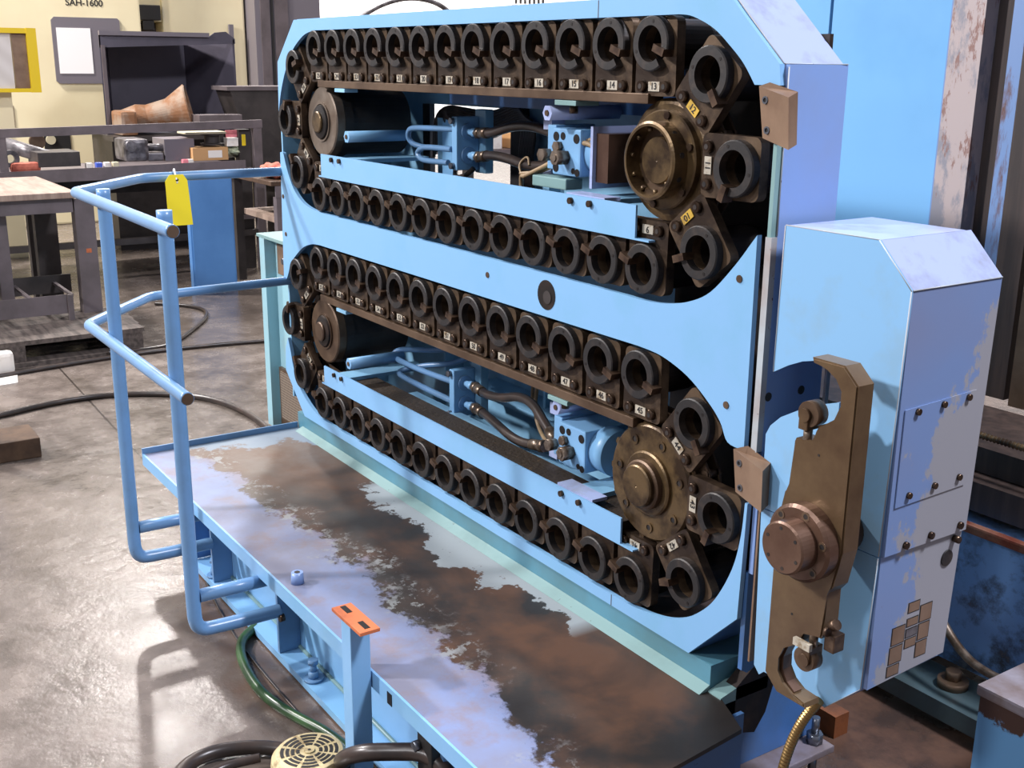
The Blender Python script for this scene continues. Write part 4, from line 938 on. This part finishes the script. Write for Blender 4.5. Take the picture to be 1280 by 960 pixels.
item('grey_carton', box(bm_new(), bx-.40, bx-.10, 1.13, 1.36, .865, 1.03, bev=.004), 'mgrey', 'blue-grey box on the bench behind the cardboard box', 'box')
item('spool', lathe(bm_new(), (bx-.15, 1.52, .975), [(0, 0), (.09, 0), (.09, .01), (.06, .015), (.06, .07), (.09, .075), (.09, .085), (0, .085)], 24, axis='z'), 'benchd', 'dark spool sitting on the cardboard box', 'spool')
item('white_carton', box(bm_new(), bx-.12, bx-.04, 1.60, 1.69, .965, 1.03, bev=.003), 'white', 'small white carton beside the dark spool', 'box')
item('yellow_bottle', box(bm_new(), bx-.12, bx-.05, 1.715, 1.76, .96, 1.06, bev=.01), 'yframe', 'small yellow bottle near the right post of the steel bench', 'bottle')
cbx = thing('cardboard_box', 'open brown cardboard box with white label on the steel bench', 'box', (bx-.15, 1.5, .86))
obj('carton', B(bx-.22, bx-.03, 1.32, 1.60, .865, .962, bev=.003), 'card', cbx); obj('paper_label', B(bx-.0298, bx-.029, 1.44, 1.55, .885, .94), 'white', cbx)
bm = bm_new(); bmesh.ops.create_icosphere(bm, subdivisions=4, radius=1)
for v in bm.verts:
    n_ = math.sin(v.co.x*7+v.co.y*5)*math.cos(v.co.z*8+v.co.y*6)*.16+1; v.co = Vector((bx-.15+v.co.x*.09*n_, 1.68+v.co.y*.10*n_, .925+v.co.z*.05*n_))
for f_ in bm.faces: f_.smooth = True
item('plastic_bag', bm, 'olive', 'crumpled pale green plastic bag right of the cardboard box', 'bag')
pstk = one('paper_stack', box(bm_new(), bx-.25, bx-.05, 1.28, 1.60, 1.063, 1.078, bev=.003), 'beige', 'flat pile of papers lying on the spool and box', 'papers')
one('pink_card', box(bm_new(), bx-.10, bx-.09, 1.61, 1.70, 1.032, 1.085), 'pink', 'pink card standing beside the papers on the bench', 'card')

# dark bits strewn on the bench: small parts
for i, (y, c_) in enumerate(((.53, 'white'), (.60, 'bluebin'), (.66, 'white'), (.72, 'beige'), (1.24, 'pink'), (1.28, 'white'))):
    one('small_part', box(bm_new(), bx-.08, bx-.03, y, y+.045, .84, .88, bev=.006), c_, ['white plastic fitting on the bench right of the dark steel box', 'blue plastic cap on the bench right of the dark steel box', 'white tube piece on the bench, third small part from the steel box', 'beige plug on the bench below the gearmotor',
        'pink fitting on the bench left of the cardboard box', 'small white tin touching the cardboard box'][i], 'machine part')

# second bench at right with shelf, rag and blue bin
sb = thing('side_bench', 'short grey steel bench partly hidden behind the magazine', 'bench', (-7.8, 1.9, 0))
obj('bench_top', B(-8.3, -7.4, 1.44, 2.4, .78, .81, bev=.003), 'woodb', sb)
obj('front_rail', B(-7.41, -7.395, 1.47, 2.4, .70, .779), 'bench', sb)
obj('leg', B(-7.46, -7.40, 1.475, 1.535, 0, .70), 'bench', sb); obj('leg', B(-8.26, -8.2, 1.475, 1.535, 0, .78), 'benchd', sb)
obj('shelf', B(-8.2, -7.40, 1.54, 2.4, .50, .54), 'wtop', sb)
obj('brace', prism(bm_new(), [(1.535, .64), (1.535, .68), (2.0, .60), (2.0, .56)], -7.42, -7.41, 'x'), 'bench', sb)
bm = bm_new(); bmesh.ops.create_icosphere(bm, subdivisions=4, radius=1)
for v in bm.verts:
    n_ = math.sin(v.co.x*6+v.co.y*7)*math.cos(v.co.z*7)*.14+1; v.co = Vector((-7.62+v.co.x*.14*n_, 1.56+v.co.y*.09*n_, .865+v.co.z*.055*n_))
for f_ in bm.faces: f_.smooth = True
one('shop_rags', bm, 'red', 'heap of red shop rags on the side bench', 'rags')
one('storage_bin', box(bm_new(), -7.75, -7.50, 1.66, 1.85, .811, .925, bev=.006), 'bluebin', 'blue plastic storage bin beside the red rags', 'bin')

# blue panel standing behind the rail
bd = thing('blue_cabinet', 'plain mid blue cabinet standing behind the handrail', 'cabinet', (-7.9, 1.15, 0))
M['bluecab'] = simple('mid_blue_enamel', (84, 134, 190), .35, 0, (74, 122, 178), 3, .4, .7)
obj('carcass', B(-7.86, -7.80, .99, 1.31, .0, .835, bev=.004), 'bluecab', bd)
obj('door_panel', B(-7.799, -7.790, 1.00, 1.30, .02, .825, bev=.002), 'bluecab', bd)

# dark sheet metal hood
th = thing('chip_hood', 'large open dark grey sheet metal hood standing behind the steel bench', 'hood', (-10.3, 1.6, 0))
hx = -10
obj('back_sheet', B(-10.75, -10.73, 1.31, 2.0, 1.0, 1.79), 'dgrey', th)
obj('left_sheet', prism(bm_new(), [(-10.75, 1.30), (hx, 1.05), (hx, 1.062), (-10.75, 1.312)], 1.0, 1.80, 'z'), 'dgrey', th)
obj('right_sheet', prism(bm_new(), [(-10.75, 2.0), (hx, 2.20), (hx, 2.212), (-10.75, 2.012)], 1.0, 1.785, 'z'), 'dgrey', th)
bm = bm_new(); prism(bm, [(1.05, 1.80), (1.98, 1.80), (2.04, 1.84), (2.14, 1.85), (2.22, 1.79), (2.22, 1.75), (1.05, 1.70)], hx-.012, hx, 'x'); obj('top_valance', bm, 'dgrey', th)
obj('top_sheet', prism(bm_new(), [(-10.75, 1.31), (hx-.02, 1.06), (hx-.02, 1.97), (-10.75, 1.95)], 1.802, 1.808, 'z'), 'dgrey', th)
obj('top_edge', B(hx, hx+.03, 1.05, 1.98, 1.80, 1.835), 'mgrey', th)
obj('left_edge', B(hx, hx+.02, 1.06, 1.09, 1.05, 1.72), 'bench', th)
obj('floor_sheet', B(-10.75, hx, 1.065, 2.2, .98, .9995), 'dgrey', th)
obj('stand', B(-10.7, hx-.05, 1.10, 2.18, 0, .979), 'benchd', th)
# rusty bell casting
rc = thing('rusty_casting', 'rusty brown bell mouthed pipe casting lying in front of the dark hood', 'casting', (-9.7, 1.4, 1.0))
bm = bm_new(); lathe(bm, (0, 0, 0), [(.10, -.42), (.12, -.30), (.10, -.22), (.115, -.05), (.20, .12), (.185, .13), (.09, -.05), (.08, -.42)], 36, axis='x'); o = obj('bell', bm, 'rust', rc, loc=None)
o.location = Vector((-9.78, 1.57, 1.19))-Vector(PLOC[rc.name]); o.rotation_euler = (0, math.radians(-12), math.radians(68))
bm = bm_new(); lathe(bm, (0, 0, 0), [(.0, -.0), (.10, 0), (.165, .10), (.16, .105), (0, .01)], 30, axis='x'); o2 = obj('bell_mouth', bm, 'rustd', rc)
o2.location = o.location; o2.rotation_euler = o.rotation_euler
bm = bm_new(); box(bm, -9.95, -9.65, 1.08, 1.22, 1.0, 1.20, bev=.03); obj('flange_lump', bm, 'rust', rc)
one('plank_stand', B(-9.95, -9.62, 1.0, 1.93, .96, .999), 'benchd', 'dark ledge carrying the rusty casting', 'ledge')
st2 = one('steel_tray', box(bm_new(), -9.6, -9.4, 1.65, 2.02, 1.10, 1.17, bev=.003), 'bench', 'flat grey tray behind the right half of the overhead frame', 'tray')

# cream machining centre far behind
mx = -12
mc = thing('machining_centre', 'large cream coloured machining centre with framed window far behind', 'machine', (-12.6, 1.8, 0))
obj('left_body', B(-14, mx, -1.2, 2.0, 0, 3.2, bev=.02), 'cream', mc)
obj('right_body', B(-14.2, mx-.25, 2.30, 3.19, 0, 3.4, bev=.02), 'cream', mc)
obj('middle_body', B(-14, mx-.3, 2.0, 2.30, 1.99, 3.2), 'cream', mc)
obj('spindle_bay', B(-13.6, mx-.5, 1.98, 2.31, 0, 1.98), 'darkgap', mc)
fr = thing
wn = obj('window_frame', prism(bm_new(), [(1.13, 1.40), (1.16, 1.375), (1.78, 1.375), (1.78, 1.98), (1.76, 2.0), (1.16, 2.0), (1.13, 1.97)], mx, mx+.02, 'x', bev=.004), 'mgrey', mc)
obj('window_pane', B(mx+.021, mx+.026, 1.17, 1.49, 1.47, 1.90), 'mwhite', mc)
obj('lower_door', B(mx, mx+.01, .96, 1.21, .45, .90), 'ink', mc)
obj('side_recess', B(mx, mx+.01, -.6, .71, .965, 1.17), 'bracket', mc)
bm = bm_new(); cyl(bm, (mx+.011, 1.02, .84), (mx+.04, 1.02, .84), .045, 20); obj('gauge', bm, 'beige', mc)
tm = text_mesh('SAH-1600', .085); to = bpy.data.objects.new('lettering', tm); C.objects.link(to); tm.materials.append(M['ink']); to.parent = mc
to.location = Vector((mx+.003, 1.46, 2.135))-Vector(PLOC[mc.name]); to.rotation_euler = (PI/2, 0, PI/2)
obj('slot_panel', B(mx-.249, mx-.24, 2.36, 2.42, 1.55, 1.86), 'dgrey', mc)
obj('tall_strip', B(mx-.20, mx-.17, 2.98, 3.03, 1.35, 1.98), 'mgrey', mc)
ht = one('head_unit', box(box(bm_new(), mx-.28, mx-.20, 2.03, 2.27, 2.0, 2.15, bev=.01), mx-.27, mx-.21, 2.08, 2.2, 1.9, 1.998, bev=.01), 'ink', 'dark machine head showing in the gap of the cream machine', 'machine part')
yf = thing('safety_guard', 'yellow framed guard window at the far left edge', 'guard', (-10, .4, 1.3))
bm = bm_new(); yx = -10
box(bm, yx-.5, yx, -.5, .55, 1.80, 1.84); box(bm, yx-.5, yx, -.5, .55, 1.345, 1.375); box(bm, yx-.03, yx+.004, .488, .563, 1.343, 1.842)
obj('frame', bm, 'yframe', yf)
obj('glazing', B(yx-.03, yx-.025, -.5, .37, 1.375, 1.80), 'hatch', yf)
obj('inner_jamb', B(yx-.5, yx-.031, .38, .50, 1.376, 1.799), 'bracket', yf)
obj('stand', B(yx-.4, yx-.1, .1, .35, 0, 1.344), 'cream', yf)
# grey cabinet columns
gc = thing('electrical_cabinet', 'tall grey electrical cabinet beside the cream machine', 'cabinet', (-12.3, 3.6, 0))
obj('body', B(-12.6, -12.0, 3.21, 3.96, 0, 3.4), 'mgrey', gc)
for y0, y1 in ((3.27, 3.37), (3.43, 3.58)): obj('door_strip', B(-12.0, -11.985, y0, y1, .3, 3.3), 'bench', gc)
obj('door_gap', B(-12.0, -11.99, 3.385, 3.415, .3, 3.3), 'ink', gc)
# dark inclined hopper
hp = thing('hopper', 'dark open topped steel hopper in front of the grey cabinet', 'hopper', (-9.8, 2.3, 0))
bm = bm_new(); prism(bm, [(2.00, 1.36), (2.11, 1.02), (2.26, .55), (3.4, .55), (3.4, 1.36)], -9.95, -9.6, 'x'); obj('shell', bm, 'benchd', hp)
obj('rim', B(-9.98, -9.58, 1.97, 3.4, 1.361, 1.395), 'bench', hp)
obj('stand', B(-9.9, -9.65, 2.4, 3.2, 0, .549), 'benchd', hp)
# cable arc in front of the white wall and vent slots
bm = bm_new(); tube(bm, [(-12.2, 4.35, 1.9), (-12.2, 4.55, 2.10), (-12.2, 4.85, 2.26), (-12.2, 5.2, 2.34), (-12.2, 5.55, 2.30), (-12.2, 5.8, 2.15), (-12.2, 5.9, 1.9)], .028, 10)
one('overhead_cable', bm, 'gmach', 'grey cable looping above the top edge of the magazine', 'cable')
gv = thing('wall_vent', 'row of dark vertical vent slots high behind the magazine', 'vent', (-17.95, 10.9, 2.8))
obj('vent_frame', B(-17.99, -17.97, 10.5, 11.3, 2.64, 3.2), 'mwhite', gv)
for k in range(7): obj('slot', B(-17.969, -17.955, 10.56+k*.1, 10.60+k*.1, 2.67, 3.1), 'ink', gv)

cart = thing('parts_cart', 'grey parts cart seen through the opening in the magazine back wall', 'cart', (-7.3, 3.4, 0))
obj('top', B(-7.7, -7.0, 2.75, 3.9, .95, 1.0), 'bench', cart)
for x in (-7.66, -7.04):
    for y in (2.8, 3.85): obj('leg', B(x-.03, x+.03, y-.03, y+.03, 0, .949), 'benchd', cart)
obj('lower_shelf', B(-7.62, -7.08, 2.84, 3.81, .3, .33), 'bench', cart)
one('orange_carton', box(bm_new(), -7.3, -7.05, 3.18, 3.42, 1.001, 1.27, bev=.005), 'card', 'tan carton on the parts cart seen through the back opening', 'box')
one('grey_tank', lathe(bm_new(), (-7.3, 3.62, 1.001), [(0, 0), (.12, 0), (.12, .2), (.08, .25), (0, .25)], 28, axis='z'), 'gmach', 'round grey tank on the parts cart seen through the back opening', 'tank')
one('white_box', box(bm_new(), -7.32, -7.05, 2.86, 3.10, 1.001, 1.15, bev=.004), 'white', 'flat white box on the parts cart seen through the back opening', 'box')

# ================================================================= RIGHT BACKGROUND
cy = 1.5
cm_ = thing('machine_column', 'tall glossy blue machine column with peeled white strip behind the magazine', 'machine', (-2.3, 1.6, 0))
obj('glossy_panel', B(-2.655, -2.20, cy, cy+.05, .3, 3.0), 'bglass', cm_)
obj('left_panel', B(-3.4, -2.668, cy, cy+.05, .3, 3.0), 'bglass', cm_)
obj('panel_joint', B(-2.667, -2.656, cy+.02, cy+.04, .3, 3.0), 'ink', cm_)
obj('peeled_strip', B(-2.18, -2.070, cy-.03, cy+.05, .3, 3.0), 'peel', cm_)
obj('seam_strip', B(-2.199, -2.181, cy-.01, cy+.05, .3, 3.0), 'rustblue', cm_)
obj('dark_recess', B(-2.069, -1.99, cy+.03, cy+.05, .3, 3.0), 'darkgap', cm_)
obj('rusty_strip', B(-1.989, -1.92, cy-.02, cy+.05, .80, 3.0), 'rustblue', cm_)
obj('brown_guide', B(-1.919, -1.84, cy-.06, cy+.02, .66, 3.0), 'darkgap', cm_)
obj('brown_guide', B(-1.80, -1.74, cy-.10, cy-.02, .66, 3.0), 'oilyw', cm_)
obj('dark_recess', B(-1.74, -.9, cy+.1, cy+.15, .3, 3.0), 'darkgap', cm_)
M['teal2'] = painted('shaded_teal_paint', (70, 88, 92), (44, 48, 46), .46, (120, 116, 110), .70)  # ledge teal darkened, with the machine's shade painted in
bdm = thing('machine_bed', 'stained blue machine bed with red-brown rail behind the arm enclosure', 'machine bed', (-1.3, 1.1, 0))
obj('bed_side', B(-2.6, -.6, .90, 1.45, .10, .475), 'bed', bdm)
obj('cable_window', B(-1.71, -1.62, .892, .899, .22, .37), 'palesheen', bdm)
obj('edge_rail', B(-2.6, -.6, .875, .90, .476, .50, bev=.006), 'redrail', bdm)
obj('table_base', B(-2.6, -.6, .96, 1.40, .502, .58), 'darkgap', bdm)
obj('slide_table', B(-2.6, -.6, 1.03, 1.38, .582, .65), 'darkgap', bdm)
obj('lower_ledge', B(-2.6, -1.18, .74, .899, .03, .08), 'teal2', bdm)
for z, k in ((.70, 0),):
    bm = bm_new(); pz = [(-2.0+.0035*i, 1.005, .69) for i in range(330)]
    tube(bm, pz, .008, 10, 0, rf=lambda i, n: .0075+.0025*(1 if i % 3 == 0 else 0)); obj('ball_screw', bm, 'brass', bdm)
bm = bm_new(); cyl(bm, (-1.50, .83, .0805), (-1.50, .83, .10), .038, 20); cyl(bm, (-1.50, .83, .10), (-1.50, .83, .125), .02, 6); obj('levelling_foot', bm, 'oilyw', bdm)
bm = bm_new(); tube(bm, [(-1.66, .875, .33), (-1.60, .84, .29), (-1.50, .80, .22), (-1.40, .78, .185), (-1.25, .80, .19), (-1.0, .82, .19)], .011, 12)
one('grey_cable', bm, 'fitting', 'grey-brown cable drooping across the side of the machine bed', 'cable')
M['lid'] = simple('stained_box_lid', (118, 104, 102), .45, .1, (150, 146, 156), 5, .45, .62)
bxr = thing('corner_box', 'light blue box with flaking rusty edges at the lower right corner', 'box', (-1.0, .5, 0))
obj('body', B(-1.155, -.6, .385, .86, 0, .375), 'flakebox', bxr)
obj('lid', B(-1.162, -.59, .378, .868, .376, .40, bev=.006), 'lid', bxr)

# ================================================================= SUB-PARTS
def nest(root, kids, part):
    ps = [c for c in root.children if c.name.split('.')[0] == part]
    if not ps: return
    for c in list(root.children):
        if c.name.split('.')[0] in kids:
            ctr = sum((Vector(v.co) for v in c.data.vertices), Vector())/max(1, len(c.data.vertices))
            best = min(ps, key=lambda p: (sum((Vector(v.co) for v in p.data.vertices), Vector())/len(p.data.vertices)-ctr).length)
            c.parent = best; c.location = (0, 0, 0)
for o_ in [o for o in C.objects if o.parent is None and o.type == 'EMPTY']:
    n_ = o_.name.split('.')[0]
    if n_ == 'drive_sprocket': nest(o_, ('flange_bolt',), 'hub_flange'); nest(o_, ('ring_hole', 'set_screw'), 'hub_ring'); nest(o_, ('sprocket_tooth',), 'sprocket_disc')
    elif n_ == 'changer_arm': nest(o_, ('hub_bolt',), 'hub_flange'); nest(o_, ('cap_hole',), 'hub_cap'); nest(o_, ('oil_hole', 'jaw_liner'), 'arm_body')
    elif n_ == 'arm_enclosure': nest(o_, ('panel_screw', 'oval_plug', 'glued_plate'), 'side_panel')
    elif n_ == 'hydraulic_motor': nest(o_, ('bolt_recess', 'hex_plug'), 'body')
    elif n_ == 'pipe_manifold': nest(o_, ('port_flange', 'port_nipple', 'bolt'), 'block')
    elif n_ == 'handrail': nest(o_, ('ladder_rung',), 'ladder_post')
    elif n_ == 'control_cabinet': nest(o_, ('selector_knob',), 'control_plate'); nest(o_, ('vent_mesh',), 'vent_frame')
    elif n_ == 'electric_motor': nest(o_, ('grille_slot', 'grille_hub'), 'fan_cowl')
    elif n_ == 'tool_magazine_housing': nest(o_, ('screw_hole', 'sight_hole', 'sight_glass', 'panel_joint'), 'cover_panel')
    elif n_ == 'service_deck': nest(o_, ('weld_bead', 'stiffener_rib'), 'beam_web')
    elif n_ == 'deflector_block': nest(o_, ('socket_screw',), 'block')
    elif n_ == 'guard_strip': nest(o_, ('bolt',), 'face_plate')
    elif n_ == 'post': nest(o_, ('slot',), 'top_plate')
    elif n_ == 'hex_spacer': nest(o_, ('end_bolt',), 'bar')
    elif n_ == 'wall_vent': nest(o_, ('slot',), 'vent_frame')
    elif n_ == 'cardboard_box': nest(o_, ('paper_label',), 'carton')
    elif n_ == 'machining_centre': nest(o_, ('window_pane',), 'window_frame')
    elif n_ == 'electrical_cabinet': nest(o_, ('door_strip', 'door_gap'), 'body')
